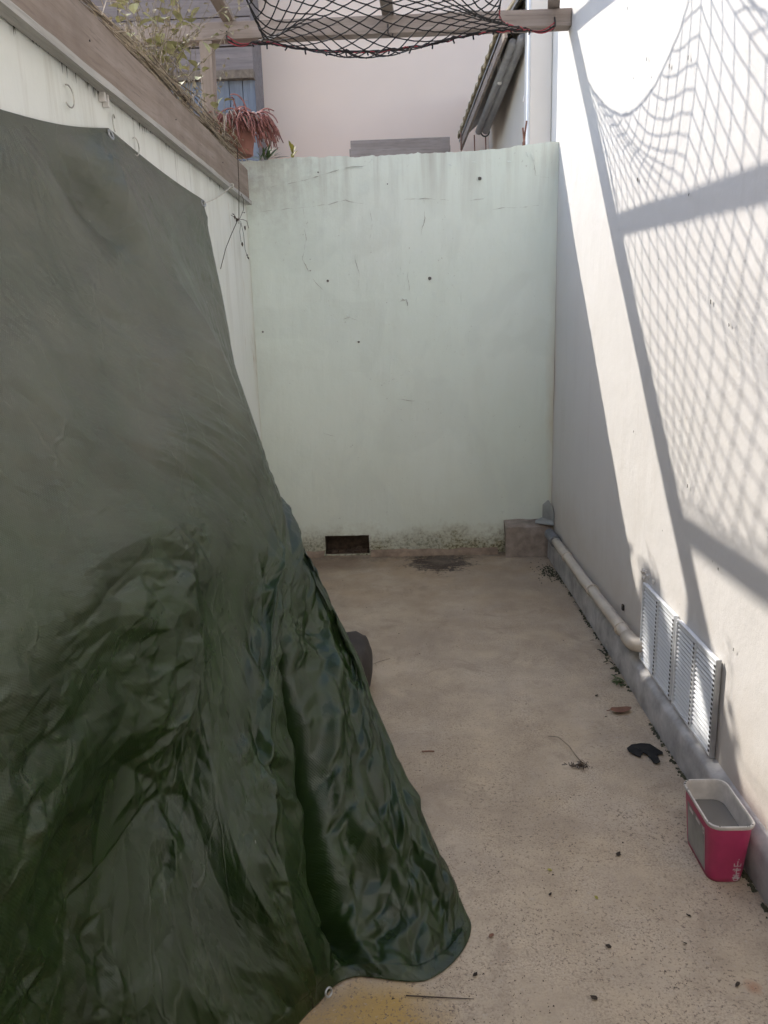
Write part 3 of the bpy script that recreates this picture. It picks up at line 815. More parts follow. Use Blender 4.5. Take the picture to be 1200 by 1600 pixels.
# ------------------------------------------------------------------ tarpaulin
def make_tarp():
    S = [
     [(-.952,.45,1.95),(-.86,.45,1.60),(-.76,.45,1.32),(-.68,.44,1.08),(-.63,.42,.88),(-.60,.40,.68),(-.57,.38,.48),(-.55,.36,.28),(-.53,.35,.12),(-.50,.33,.004)],
     [(-.952,1.25,1.99),(-.86,1.25,1.64),(-.76,1.24,1.36),(-.68,1.22,1.12),(-.61,1.19,.95),(-.615,1.16,.78),(-.645,1.12,.58),(-.66,1.08,.38),(-.645,1.04,.18),(-.57,.98,.004)],
     [(-.950,1.99,2.031),(-.854,1.98,1.651),(-.743,1.96,1.351),(-.647,1.92,1.125),(-.576,1.85,.99),(-.562,1.75,.84),(-.575,1.65,.68),(-.580,1.53,.50),(-.540,1.38,.27),(-.44,1.24,.004)],
     [(-.950,2.34,2.085),(-.82,2.30,1.70),(-.690,2.26,1.40),(-.575,2.20,1.15),(-.484,2.10,.968),(-.478,1.95,.82),(-.476,1.80,.66),(-.470,1.62,.49),(-.425,1.45,.28),(-.310,1.35,.004)],
     [(-.949,2.70,2.156),(-.770,2.61,1.755),(-.618,2.54,1.466),(-.484,2.44,1.165),(-.366,2.25,.918),(-.358,2.07,.775),(-.354,1.88,.625),(-.350,1.69,.46),(-.315,1.52,.29),(-.236,1.45,.004)],
     [(-.952,3.15,2.149),(-.808,3.0,1.737),(-.667,2.85,1.411),(-.517,2.65,1.109),(-.380,2.36,.892),(-.335,2.15,.725),(-.305,1.99,.57),(-.268,1.83,.33),(-.225,1.66,.15),(-.158,1.53,.004)],
     [(-.950,3.5,2.141),(-.819,3.3,1.709),(-.681,3.05,1.342),(-.534,2.78,1.071),(-.389,2.46,.876),(-.290,2.28,.687),(-.216,2.15,.53),(-.134,1.97,.327),(-.047,1.77,.127),(.027,1.525,.004)],
     [(-.946,3.9,2.12),(-.818,3.6,1.698),(-.696,3.25,1.292),(-.549,2.9,1.035),(-.391,2.5,.87),(-.252,2.3,.679),(-.158,2.2,.517),(-.063,2.05,.309),(.054,1.85,.124),(.138,1.69,.006)],
     [(-.950,3.95,2.09),(-.86,3.72,1.66),(-.76,3.40,1.25),(-.63,3.05,.99),(-.48,2.66,.82),(-.35,2.48,.63),(-.26,2.38,.47),(-.17,2.25,.27),(-.06,2.04,.10),(.05,1.86,.004)],
     [(-.950,3.97,2.05),(-.90,3.82,1.62),(-.82,3.60,1.20),(-.72,3.30,.93),(-.62,2.95,.74),(-.52,2.78,.55),(-.44,2.68,.40),(-.36,2.55,.22),(-.26,2.35,.08),(-.14,2.15,.004)],
    ]
    S = np.array(S)
    # arc-length-ish parameters
    us = np.array([0, .80, 1.52, 1.90, 2.30, 2.62, 2.92, 3.22, 3.40, 3.62])
    def cr(Pk, tk, t):                                   # Catmull-Rom through non-uniform knots, on axis 0
        out = np.empty((len(t),)+Pk.shape[1:])
        m_ = np.empty_like(Pk)
        for i in range(len(tk)):
            a, b = max(i-1, 0), min(i+1, len(tk)-1)
            m_[i] = (Pk[b]-Pk[a])/(tk[b]-tk[a])
        for n_, x in enumerate(t):
            i = min(max(np.searchsorted(tk, x)-1, 0), len(tk)-2)
            h = tk[i+1]-tk[i]; s = (x-tk[i])/h
            h00 = 2*s**3-3*s*s+1; h10 = s**3-2*s*s+s; h01 = -2*s**3+3*s*s; h11 = s**3-s*s
            out[n_] = h00*Pk[i]+h10*h*m_[i]+h01*Pk[i+1]+h11*h*m_[i+1]
        return out
    vs_ = np.array([0, .42, .75, 1.05, 1.30, 1.50, 1.70, 1.92, 2.15, 2.42])
    NU, NV = 760, 580
    tu = np.linspace(0, us[-1], NU); tv = np.linspace(0, vs_[-1], NV)
    G = cr(S, us, tu)                                    # NU x 10 x 3
    G = np.swapaxes(cr(np.swapaxes(G, 0, 1), vs_, tv), 0, 1)   # NU x NV x 3
    T = G.copy()
    # straight hem between the hanging points
    top_u = np.array([us[0], us[1], us[2], us[4], us[7], us[9]]); top_p = S[[0, 1, 2, 4, 7, 9], 0]
    lin = np.stack([np.interp(tu, top_u, top_p[:, k]) for k in range(3)], 1)
    lin[:, 2] -= 0.012*np.abs(np.sin(np.interp(tu, top_u, np.arange(6))*math.pi))
    wgt = np.clip(1-tv/.35, 0, 1)**2
    T = T + (lin - T[:, 0])[:, None, :]*wgt[None, :, None]
    uu, vv = np.meshgrid(tu, tv, indexing='ij')
    fu, fv = uu.ravel(), vv.ravel()
    def pn(a, b, seed, step=4):
        a2 = np.asarray(a).reshape(NU, NV); b2 = np.asarray(b).reshape(NU, NV)
        iu = np.unique(np.append(np.arange(0, NU, step), NU-1)); iv = np.unique(np.append(np.arange(0, NV, step), NV-1))
        c_ = np.array([[mnoise.noise((a2[i, j], b2[i, j], seed)) for j in iv] for i in iu])
        t_ = np.empty((len(iu), NV))
        for r_ in range(len(iu)): t_[r_] = np.interp(np.arange(NV), iv, c_[r_])
        out = np.empty((NU, NV))
        k_ = np.interp(np.arange(NU), iu, np.arange(len(iu))); k0 = np.minimum(k_.astype(int), len(iu)-2); f_ = (k_-k0)[:, None]
        return t_[k0]*(1-f_) + t_[k0+1]*f_
    wu = pn(fu*1.7, fv*1.7, 11.0)*.22; wv = pn(fu*1.7, fv*1.7, 23.0)*.22
    qu, qv = (uu+wu).ravel(), (vv+wv).ravel()
    du = np.gradient(T, axis=0); dv = np.gradient(T, axis=1)
    Nn = np.cross(du, dv); Nn /= np.linalg.norm(Nn, axis=2, keepdims=True)
    if Nn[NU//2, NV//2, 0] < 0: Nn = -Nn
    sm = lambda x, a, b: np.clip((x-a)/(b-a), 0, 1)**2*(3-2*np.clip((x-a)/(b-a), 0, 1))
    brk = 1.10 + .16*pn(fu*1.3, fv*0, 3.0)
    low = sm(vv, brk-.12, brk+.30)
    far = sm(uu, 2.35, 2.75)
    def facet(cu, cv, seed, shear=.47, warp=1.0):
        # piecewise-flat crumple: random heights on a jittered lattice, joined by flat triangles
        rs = np.random.RandomState(seed)
        A_ = ((uu + wu*.3)/cu + (.31*warp)*vv/cv).ravel(); B_ = ((vv - shear*uu + wv*.3)/cv).ravel()
        A_ = A_-A_.min()+2; B_ = B_-B_.min()+2
        na, nb = int(A_.max())+5, int(B_.max())+5
        H = rs.uniform(-1, 1, (na, nb)); H = np.sign(H)*np.abs(H)**1.3
        JX = np.arange(na)[:, None]+rs.uniform(-.34, .34, (na, nb)); JY = np.arange(nb)[None, :]+rs.uniform(-.34, .34, (na, nb))
        D = rs.rand(na, nb) < .5
        out = np.zeros(len(A_)); todo = np.arange(len(A_))
        for oi, oj in ((0,0),(-1,0),(0,-1),(1,0),(0,1),(-1,-1),(1,-1),(-1,1),(1,1)):
            for tri in (0, 1):
                if not len(todo): break
                p, q = A_[todo], B_[todo]
                i_ = p.astype(int)+oi; j_ = q.astype(int)+oj
                d_ = D[i_, j_]
                # two triangles of the quad for either diagonal
                c = [((0,0),(1,0),(1,1)), ((0,0),(1,1),(0,1))][tri]; e = [((0,0),(1,0),(0,1)), ((1,0),(1,1),(0,1))][tri]
                X3, Y3, Z3 = [], [], []
                for (c1, e1) in zip(c, e):
                    ii = np.where(d_, i_+c1[0], i_+e1[0]); jj = np.where(d_, j_+c1[1], j_+e1[1])
                    X3.append(JX[ii, jj]); Y3.append(JY[ii, jj]); Z3.append(H[ii, jj])
                det = (Y3[1]-Y3[2])*(X3[0]-X3[2])+(X3[2]-X3[1])*(Y3[0]-Y3[2])
                det = np.where(np.abs(det) < 1e-9, 1e-9, det)
                l0 = ((Y3[1]-Y3[2])*(p-X3[2])+(X3[2]-X3[1])*(q-Y3[2]))/det
                l1 = ((Y3[2]-Y3[0])*(p-X3[2])+(X3[0]-X3[2])*(q-Y3[2]))/det
                l2 = 1-l0-l1
                ok = (l0 >= -1e-6) & (l1 >= -1e-6) & (l2 >= -1e-6)
                out[todo[ok]] = (l0*Z3[0]+l1*Z3[1]+l2*Z3[2])[ok]
                todo = todo[~ok]
        return out.reshape(NU, NV)
    patch = np.clip(.45+1.9*pn(fu*2.4, fv*2.4, 31.0), 0, 1)
    patch2 = np.clip(.40+2.2*pn(fu*4.2, fv*4.2, 37.0), 0, 1)
    F1, F2, F3, F4 = facet(.80, .30, 3), facet(.34, .125, 8), facet(.125, .047, 15), facet(.052, .021, 21)
    G2, G3, G4 = facet(.17, .13, 27, 0), facet(.075, .060, 25, 0), facet(.034, .030, 29, 0)
    near = 1-far
    disp = low*(.062*F1*(.5+.5*sm(2.0-vv, .0, .5)) + near*(.032*F2*(.4+.6*patch) + .0150*F3*patch + .0068*F4*patch2*patch))
    disp += (1-low)*(.018*F1 + .0075*F2 + .0034*F3*patch + .0014*F4*patch2)
    for hu in (us[2], us[4], us[7]):                    # tension wrinkles fanning down from each hanging point
        rr = np.hypot(uu-hu, vv+.02); th = np.arctan2(uu-hu, vv+.03)
        disp += .020*np.exp(-rr/.38)*np.clip(rr/.08, 0, 1)*np.maximum(0, .26-np.abs(pn(th*5.5+hu*7, rr*.8, 61.0, 2)))
    disp += far*sm(vv, .9, 1.4)*(.020*G2 + .0150*G3 + .0072*G4)
    # tension folds fanning out from the outer corner up towards the hooks
    al = (uu*.80+vv*.60).ravel(); ac = (-uu*.55+vv*.83).ravel()
    t1 = pn(al*1.6, ac*17, 41.0, 2); t2 = pn(al*2.2, ac*34, 47.0, 2)
    zone = np.exp(-((uu-2.02)/.42)**2)*np.exp(-((vv-1.0)/.22)**2)
    disp += zone*(.017*np.maximum(0, .28-np.abs(t1)) + .007*np.maximum(0, .25-np.abs(t2)))
    # folds gathered along the far edge, running down it
    t3 = pn((uu*15).ravel(), (vv*1.5).ravel(), 53.0, 2)
    disp += np.exp(-((uu-2.85)/.28)**2)*sm(vv, .15, .5)*(1-sm(vv, 1.2, 1.6))*.012*np.maximum(0, .3-np.abs(t3))
    # pocket hanging below the second hook, slack belly under the near hem
    disp += -.055*np.exp(-((uu-1.92)/.17)**2-((vv-.22-.6*(uu-1.92))/.11)**2) + .030*np.exp(-((uu-2.16)/.10)**2-((vv-.27)/.22)**2)
    # dark hollow beside the outer panel, and the ridge next to it
    disp += -.10*np.exp(-((uu-(2.58+.10*(vv-1.9)))/.038)**2)*sm(vv, 1.50, 1.75)*(1-sm(vv, 2.25, 2.42))
    disp += .016*np.exp(-np.abs((uu-2.30)/.03))*sm(vv, 1.1, 1.35) + .013*np.exp(-np.abs((uu-2.31)/.05))*sm(vv, .25, .6)*(1-sm(vv, 1.1, 1.3))
    # crease from which the outer panel turns to the light
    disp += .035*np.exp(-((uu-(2.83+.10*np.sin(vv*9)))/.06)**2)*sm(vv, 1.35, 1.6)*(1-sm(vv, 2.1, 2.35))
    iE = int(np.argmin(abs(tu-us[7]))); iC = int(np.argmin(abs(tu-us[4])))
    V01 = np.linspace(0, 1, NV)[None, :]
    fade = np.clip(np.minimum(V01/.05, (1-V01)/.02), 0, 1)*(1-.75*np.exp(-((uu-us[7])/.05)**2))
    X = T + Nn*(disp*fade)[..., None]
    for it in range(0):
        Y = X.copy()
        Y[1:-1, 1:-1] = .5*X[1:-1, 1:-1] + .125*(X[2:, 1:-1]+X[:-2, 1:-1]+X[1:-1, 2:]+X[1:-1, :-2])
        X = Y
    X[..., 0] = np.maximum(X[..., 0], XL+.010)
    X[..., 2] = np.maximum(X[..., 2], .004)
    return X, tu, tv, NU, NV, (iE, iC)
X, tu, tv, NU, NV, (iE, iC) = make_tarp()
tp = thing('tarpaulin', (-0.6, 1.9, 0), 'dark green crumpled tarpaulin draped from the left wall over something bulky', 'tarpaulin')
off = world_loc(tp)
me = bpy.data.meshes.new('tarp_sheet')
faces = [(i*NV+j, i*NV+j+1, (i+1)*NV+j+1, (i+1)*NV+j) for i in range(NU-1) for j in range(NV-1)]
me.from_pydata([tuple(p) for p in (X.reshape(-1, 3) - np.array(off))], [], faces)
me.materials.append(M['tarp'])
uvl = me.uv_layers.new(name='UVMap')
lv = np.empty(len(me.loops), dtype=np.int32); me.loops.foreach_get('vertex_index', lv)
uvs = np.stack([tu[lv // NV], tv[lv % NV]], 1).astype(np.float32)
uvl.data.foreach_set('uv', uvs.ravel())
me.polygons.foreach_set('use_smooth', [True]*len(me.polygons))
sheet = bpy.data.objects.new('tarp_sheet', me); COL.objects.link(sheet); sheet.parent = tp
sol = sheet.modifiers.new('thickness', 'SOLIDIFY'); sol.thickness = .0012
def grommet(c, nrm, r=.014):
    m_ = MB(); m_.torus(c, nrm, r, r*.28, 16, 6)
    return m_.build('grommet', M['zinc'], sheet, smooth=True)
g1 = Vector(X[iE, 0]) + Vector((.006, -.02, -.02)); grommet(g1, (1, -.4, .25))
g2 = Vector(X[iC, 0]) + Vector((.006, 0, -.02)); grommet(g2, (1, -.1, .3))
gk = int(np.argmin(abs(tu-2.40))); g3 = Vector(X[gk, NV-3]) + Vector((.012, -.012, .012)); grommet(g3, (.75, -.6, .3), .0095)
# object that shows its dark end past the tarpaulin's edge
bag = MB()
n, k = 28, 18
for a in range(k+1):
    th = math.pi*a/k
    for b in range(n):
        ph = 2*math.pi*b/n
        bag.v.append((-0.290+.125*math.sin(th)**.35*math.copysign(abs(math.cos(ph))**.55, math.cos(ph)), 3.03+.16*math.sin(th)**.35*math.copysign(abs(math.sin(ph))**.55, math.sin(ph)), .115-.115*math.cos(th)+.010*fbm(ph*2, th*3)))
for a in range(k):
    for b in range(n): bag.f.append((a*n+b, a*n+(b+1) % n, (a+1)*n+(b+1) % n, (a+1)*n+b)); bag.m.append(0)
M['sack'] = simple('dark_brown_cloth', (0.050, 0.042, 0.036), 0.8, 0.3, 14, bump=0.5, bscale=40)
tag(bag.build('sack', M['sack'], smooth=True), 'dark brown bulge showing behind the edge of the green tarpaulin', 'sack')

# ------------------------------------------------------------------ cord from tarpaulin to the board
st = thing('tie_string', (-0.93, 4.0, 2.1), 'white string tying the tarpaulin corner to the brown board', 'string')
a = g1 + Vector((.004, 0, 0)); b = Vector((-0.902, 4.40, 2.262))
m_ = MB(); m_.tube([a.lerp(b, t/10) + Vector((0, 0, -.012*math.sin(math.pi*t/10))) for t in range(11)], .0026, 6); m_.build('cord', M['white_cord'], st, smooth=True)
m_ = MB(); m_.torus(b, (0, 1, .3), .010, .004, 10, 5); m_.torus(b+Vector((.003, .008, .004)), (.5, 1, 0), .009, .0035, 10, 5); m_.build('knot', M['white_cord'], st, smooth=True)

# ------------------------------------------------------------------ fascia board on the left wall
fb = thing('fascia_board', (-0.93, 1.4, 2.26), 'long weathered brown board capping the left wall', 'board')
def long_board(x0, x1, z0, z1, y0, y1, mat, name, jit, n=60):
    mb = MB(); vs = []
    for i in range(n+1):
        y = y0+(y1-y0)*i/n
        for q, (x, z) in enumerate(((x0, z0), (x1, z0), (x1, z1), (x0, z1))):
            vs.append((x + jit*.6*fbm(y*1.2, q*4.0), y, z + jit*fbm(y*2.2, q*7.0) + (jit*1.5*fbm(y*14, q*2.0) if q > 1 else 0)))
    mb.add(vs, [(4*i+q, 4*i+(q+1) % 4, 4*i+4+(q+1) % 4, 4*i+4+q) for i in range(n) for q in range(4)] + [(3,2,1,0), tuple(4*n+q for q in range(4))])
    return mb.build(name, mat, fb)
main_board = long_board(-0.947, -0.918, 2.275, 2.448, -0.85, 4.985, M['fascia'], 'board', .004)
long_board(-0.944, -0.905, 2.252, 2.274, -0.85, 4.99, M['batten'], 'batten', .003)
long_board(-0.99, -0.955, 2.435, 2.475, 1.0, 4.9, M['fascia'], 'ledger', .006)
for y in (1.6, 2.55, 3.45, 4.3):
    m_ = MB(); m_.tube([(-0.919, y, 2.36), (-0.9155, y, 2.36)], .003, 8); m_.build('nail_head', M['iron'], main_board)
moss = MB()
for i in range(80):          # black growth hanging under the batten
    y = R.uniform(1.6, 4.95); l = R.uniform(.004, .022)*(1.6 if fbm(y*3, 2) > .1 else .5)
    moss.add([(XL+.006, y-.004, 2.256), (XL+.006, y+.004, 2.256), (XL+.0055, y+R.uniform(-.003,.003), 2.252-l)], [(0,1,2)])
tag(moss.build('moss_fringe', M['moss'], fb), kind='stuff')

# ------------------------------------------------------------------ reed bundle
rd = thing('reed_screen', (-0.99, 3.1, 2.46), 'bundle of dry reeds lying along the top of the brown board', 'reeds')
for which, cnt_ in (('straw', 230), ('straw2', 90)):
    m_ = MB()
    for i in range(cnt_):
        y0 = R.uniform(2.2, 4.45); L_ = R.uniform(.35, 1.1); y1 = min(y0+L_, 4.92)
        h = 0.10*min(1, max(.25, (y0-2.1)/1.2))
        x = -0.985 + R.gauss(0, .045); z = 2.455 + abs(R.gauss(0, h*.55))
        x = max(-1.12, min(-.93, x))
        zz = z + R.uniform(-.05, .05)
        zz = max(2.452, zz)
        m_.tube([(x, y0, z), (x+R.uniform(-.02,.02), (y0+y1)/2, (z+zz)/2+R.uniform(-.01,.015)), (x+R.uniform(-.03,.03), y1, zz)], R.uniform(.0018, .0036), 4, cap=False)
    tag(m_.build('canes', M[which], rd), kind='stuff')
m_ = MB()
for i in range(46):           # splayed ends
    y = R.uniform(2.3, 4.6); x = -0.94 + R.gauss(0, .03); z = 2.46+R.uniform(0, .06)
    a_ = R.uniform(-1, 1)
    m_.tube([(x, y, z), (x+.03*a_, y+R.uniform(-.05, .12), z+R.uniform(.0, .07)), (x+.05*a_, y+R.uniform(-.06, .22), z+R.uniform(-.02, .12))], .0016, 4, cap=False)
tag(m_.build('loose_straws', M['straw'], rd), kind='stuff')

# ------------------------------------------------------------------ plants
def leaf_shape(mb, base, dirn, L_, w, up=Vector((0,0,1)), curl=.25, mi=0):
    d = Vector(dirn).normalized(); s = d.cross(up)
    if s.length < .05: s = d.orthogonal()
    s.normalize(); u = s.cross(d)
    base = Vector(base); prof = [(0, .12), (.3, .85), (.6, 1.0), (.85, .55), (1, .04)]
    vs = []
    for t, ww in prof:
        p = base + d*(L_*t) - u*(curl*L_*t*t)
        vs += [p - s*(w/2*ww) + u*(.12*w*ww), p - u*.0, p + s*(w/2*ww) + u*(.12*w*ww)]
    fs = []
    for k in range(4):
        for q in (0, 1): fs.append((3*k+q, 3*k+q+1, 3*k+3+q+1, 3*k+3+q))
    mb.add(vs, fs, mi)

vn = thing('dry_vine', (-1.02, 3.65, 2.46), 'straggly dry vine with pale leaves climbing above the reeds', 'vine')
stems = MB(); lv1 = MB(); lv2 = MB()
for i in range(60):
    if i < 40: p = Vector((R.gauss(-1.03, .035), R.gauss(3.62, .12), 2.47)); top = R.uniform(.35, .95); lean = R.gauss(.03, .10)
    else: p = Vector((R.gauss(-1.02, .04), R.uniform(3.7, 4.7), 2.47)); top = R.uniform(.10, .40); lean = R.gauss(.05, .2)
    pts = [p.copy()]
    d = Vector((R.gauss(0, .12), lean, 1)).normalized()
    n = int(top/.03)
    for k in range(n):
        d = (d + Vector((R.gauss(0, .14), R.gauss(0, .16), R.gauss(0, .05)))).normalized()
        p = p + d*.03; pts.append(p.copy())
        if R.random() < .8:
            ld = Vector((R.gauss(0, 1), R.gauss(0, 1), R.gauss(.1, .6)))
            if R.random() < .16: leaf_shape(lv1, p, ld, R.uniform(.035, .065), R.uniform(.03, .055), curl=.4)
            else: leaf_shape(lv2, p, ld, R.uniform(.012, .030), R.uniform(.008, .018), curl=.5)
    stems.tube(pts, [.0026*(1-.7*k/len(pts)) for k in range(len(pts))], 4, cap=False)
for i in range(8):
    p = Vector((R.gauss(-1.0, .03), R.gauss(3.68, .10), R.uniform(2.62, 2.95)))
    leaf_shape(lv1, p, (R.gauss(.2, .6), R.gauss(-.3, .6), R.gauss(0, .4)), R.uniform(.06, .085), R.uniform(.055, .075), curl=.3)
tag(stems.build('stems', M['vine'], vn), kind='stuff'); tag(lv1.build('leaves', M['vleaf'], vn), kind='stuff'); tag(lv2.build('dry_leaves', M['vleaf2'], vn), kind='stuff')
tf = MB()
for i in range(130):          # dead tuft between reeds and pot
    y = R.gauss(4.62, .12); x = R.gauss(-1.0, .04); z = 2.47
    leaf_shape(tf, (x, y, z+R.uniform(0, .12)), (R.gauss(0, .5), R.gauss(0, .6), R.uniform(.1, 1)), R.uniform(.03, .10), R.uniform(.006, .014), curl=.6)
M['tuft'] = simple('dead_tan_foliage', (0.37, 0.27, 0.17), 0.8, 0.4, 24, bump=0.2)
dt_ = thing('dead_tuft', (-1.0, 4.62, 2.47), 'dead tan tuft of foliage between the reeds and the terracotta pot', 'dead plant')
tag(tf.build('foliage', M['tuft'], dt_), kind='stuff')

pc = Vector((-0.955, 4.93, 2.515))
pt = thing('potted_plant', pc, 'terracotta pot of trailing dry pink stems on the wall corner', 'potted plant')
pot = MB(); pot.lathe(pc, [(.0, .002), (.078, .002), (.083, .01), (.108, .145), (.120, .147), (.123, .185), (.108, .187), (.104, .160), (.0, .158)], 28); pot_o = pot.build('pot', M['terracotta'], pt, smooth=False)
so = MB(); so.lathe(pc, [(.0, .168), (.104, .164)], 20); so.build('soil', M['soil'], pot_o)
for matn, cnt_ in (('pinkstem', 210), ('pinkstem2', 70)):
    m_ = MB()
    for i in range(cnt_):
        a = R.uniform(0, 2*math.pi); r0 = R.uniform(.02, .095)
        if R.random() < .45: a = R.gauss(-.5, .7)
        p = pc + Vector((r0*math.cos(a), r0*math.sin(a), .165))
        d = Vector((math.cos(a)*R.uniform(.25, .9), math.sin(a)*R.uniform(.25, .9), R.uniform(.5, 1.2))).normalized()
        pts = [p.copy()]; L_ = R.uniform(.08, .26) if matn == 'pinkstem' else R.uniform(.08, .18); n = 9
        for k in range(n):
            d = (d + Vector((R.gauss(0, .15), R.gauss(0, .15), -.34))).normalized()
            p = p + d*(L_/n)
            dd = Vector((p.x-pc.x, p.y-pc.y)); lim = .112 if p.z < pc.z+.19 else 0
            if dd.length < lim: p.x = pc.x + dd.x/dd.length*lim; p.y = pc.y + dd.y/dd.length*lim
            pts.append(p.copy())
        m_.tube(pts, [.0058*(1-.45*k/n) for k in range(n+1)], 5)
        if R.random() < .7:
            for k in range(3, n, 2): leaf_shape(m_, pts[k], (R.gauss(0, 1), R.gauss(0, 1), R.gauss(-.3, .5)), R.uniform(.015, .03), .007, curl=.3)
    tag(m_.build('trailing_stems', M[matn], pt, smooth=True), kind='stuff')

al = thing('aloe', (-0.82, 5.08, 2.53), 'small spiky green succulent on the wall top beside the terracotta pot', 'succulent')
m_ = MB()
for i in range(22):
    a = R.uniform(0, 6.28); leaf_shape(m_, Vector((-0.82, 5.08, 2.522))+Vector((R.gauss(0, .018), R.gauss(0, .012), 0)), (math.cos(a), math.sin(a)*.5, R.uniform(.3, 1.5)), R.uniform(.05, .12), .014, curl=.15)
m_.build('leaves', M['green'], al)
m_ = MB()
for i in range(5):
    leaf_shape(m_, (-0.80+R.uniform(-.02, .03), 5.07, 2.525), (R.uniform(.5, 1), R.uniform(-.3, .3), R.uniform(.0, .25)), R.uniform(.08, .14), .009, curl=.1)
m_.build('dry_leaves', M['vine'], al)
yb = thing('seedling', (-0.655, 5.09, 2.53), 'small yellow-green seedling standing alone on top of the mint wall', 'plant')
m_ = MB()
for i in range(9): leaf_shape(m_, Vector((-0.655, 5.09, 2.522+.006*i)), (R.gauss(0, .35), R.gauss(0, .3), 1.0), R.uniform(.03, .07), .022, curl=.2)
m_.build('leaves', M['yellow'], yb)

# thin wire with dead runners hanging at the left corner
hw = thing('hanging_vine', (-0.90, 4.5, 2.3), 'thin dark dead vine dangling from the pot over the brown board', 'vine')
m_ = MB()
m_.tube([(-0.895, 4.60, 2.52), (-0.893, 4.585, 2.45), (-0.894, 4.57, 2.30), (-0.90, 4.55, 2.16), (-0.905, 4.55, 2.09)], .0022, 5)
m_.tube([(-0.905, 4.56, 2.125), (-0.92, 4.40, 2.02), (-0.925, 4.25, 1.93), (-0.93, 4.12, 1.82)], .0022, 5)
m_.tube([(-0.92, 4.42, 2.12), (-0.905, 4.55, 2.11), (-0.90, 4.64, 2.125), (-0.90, 4.76, 2.13), (-0.905, 4.83, 2.10)], .0016, 5)
m_.tube([(-0.905, 4.58, 2.12), (-0.90, 4.68, 2.18), (-0.90, 4.70, 2.24), (-0.90, 4.64, 2.26)], .0015, 5)
m_.tube([(-0.905, 4.60, 2.11), (-0.905, 4.66, 2.05), (-0.91, 4.70, 1.97), (-0.91, 4.76, 1.93)], .0014, 5)
m_.tube([(-0.905, 4.60, 2.10), (-0.91, 4.58, 2.05), (-0.91, 4.60, 2.00)], .0013, 5)
m_.build('stems', M['twig'], hw)
m_ = MB()
for p in ((-0.905, 4.44, 2.12), (-0.905, 4.60, 2.0), (-0.91, 4.75, 1.935), (-0.90, 4.70, 2.17), (-0.905, 4.72, 2.10), (-0.905, 4.50, 2.115)):
    for q in range(2): leaf_shape(m_, p, (R.gauss(0, .3), R.gauss(0, 1), R.gauss(-.4, .6)), .026, .011)
m_.build('leaves', M['twig'], hw)

# ------------------------------------------------------------------ mortar block, flashing, drain pipe
bl = MB()
bx0, bx1, by0, bz1 = 0.640, 0.955, 4.945, 0.212
n = 12
vs = []
for i in range(n+1):
    x = bx0+(bx1-bx0)*i/n
    for (y, z) in ((by0-.012, -.01), (by0-.004, .07), (by0, .15), (by0+.008, bz1-.012), (by0+.03, bz1), (YB+.01, bz1+.02)):
        vs.append((x+.004*fbm(x*20, z*20), y+.006*fbm(x*9, z*12, 4), z+.006*fbm(x*9, y*9, 2)))
bl.add(vs, [(6*i+q, 6*i+6+q, 6*i+7+q, 6*i+1+q) for i in range(n) for q in range(5)] + [(0,1,2,3,4,5)])
tag(bl.build('mortar_block', M['mortar'], smooth=False), 'rough mortar block in the corner at the foot of the mint wall', 'block')
fl = thing('metal_flashing', (0.93, 5.0, 0.2), 'bent grey metal flashing in the corner above the mortar block', 'flashing')
m_ = MB()
m_.add([(0.895,5.045,.24),(0.948,4.93,.24),(0.948,4.93,.30),(0.944,4.96,.335),(0.925,5.02,.365),(0.895,5.045,.33)], [(0,1,2,3,4,5)])
m_.add([(0.835,4.975,.222),(0.945,4.90,.222),(0.949,4.93,.243),(0.893,5.045,.243),(0.85,5.04,.226)], [(0,1,2,3,4)])
o = m_.build('sheet', M['zinc'], fl); s_ = o.modifiers.new('thickness', 'SOLIDIFY'); s_.thickness = .003

pp = thing('drain_pipe', (0.915, 4.0, 0.15), 'cream plastic drain pipe with grey coupling running along the plinth', 'pipe')
A_ = Vector((0.918, 4.90, .168)); B_ = Vector((0.914, 2.985, .205))
def along(t): return A_.lerp(B_, t)
m_ = MB(); m_.tube([along(0), along(.10)], .034, 18); m_.tube([along(.098), along(.115)], .037, 18); m_.build('coupling', M['pvcgrey'], pp, smooth=False)
m_ = MB(); m_.tube([along(.08+.90*k/10)+Vector((0, 0, .003*math.sin(k*.9))) for k in range(11)], .026, 18); pipe_o = m_.build('pipe', M['pvc'], pp, smooth=True)
el = along(.975)
m_ = MB()
pts = []
for k in range(8):
    a = k/7*math.pi/2; pts.append(el + Vector((.045*(1-math.cos(a)), -.045*math.sin(a), 0)))
m_.tube([el+Vector((0, .05, 0))]+pts+[pts[-1]+Vector((.012, 0, 0))], .031, 18); m_.build('elbow', M['pvc'], pp, smooth=True)
for t in (.30, .62, .90):
    c = along(t); m_ = MB(); m_.torus(c, B_-A_, .029, .004, 18, 6); m_.build('pipe_clip', M['pvc'], pipe_o, smooth=True)
m_ = MB()
m_.box((0.945, 3.28, .245), (0.952, 3.30, .27)); m_.build('screw_tab', M['iron'], pp)

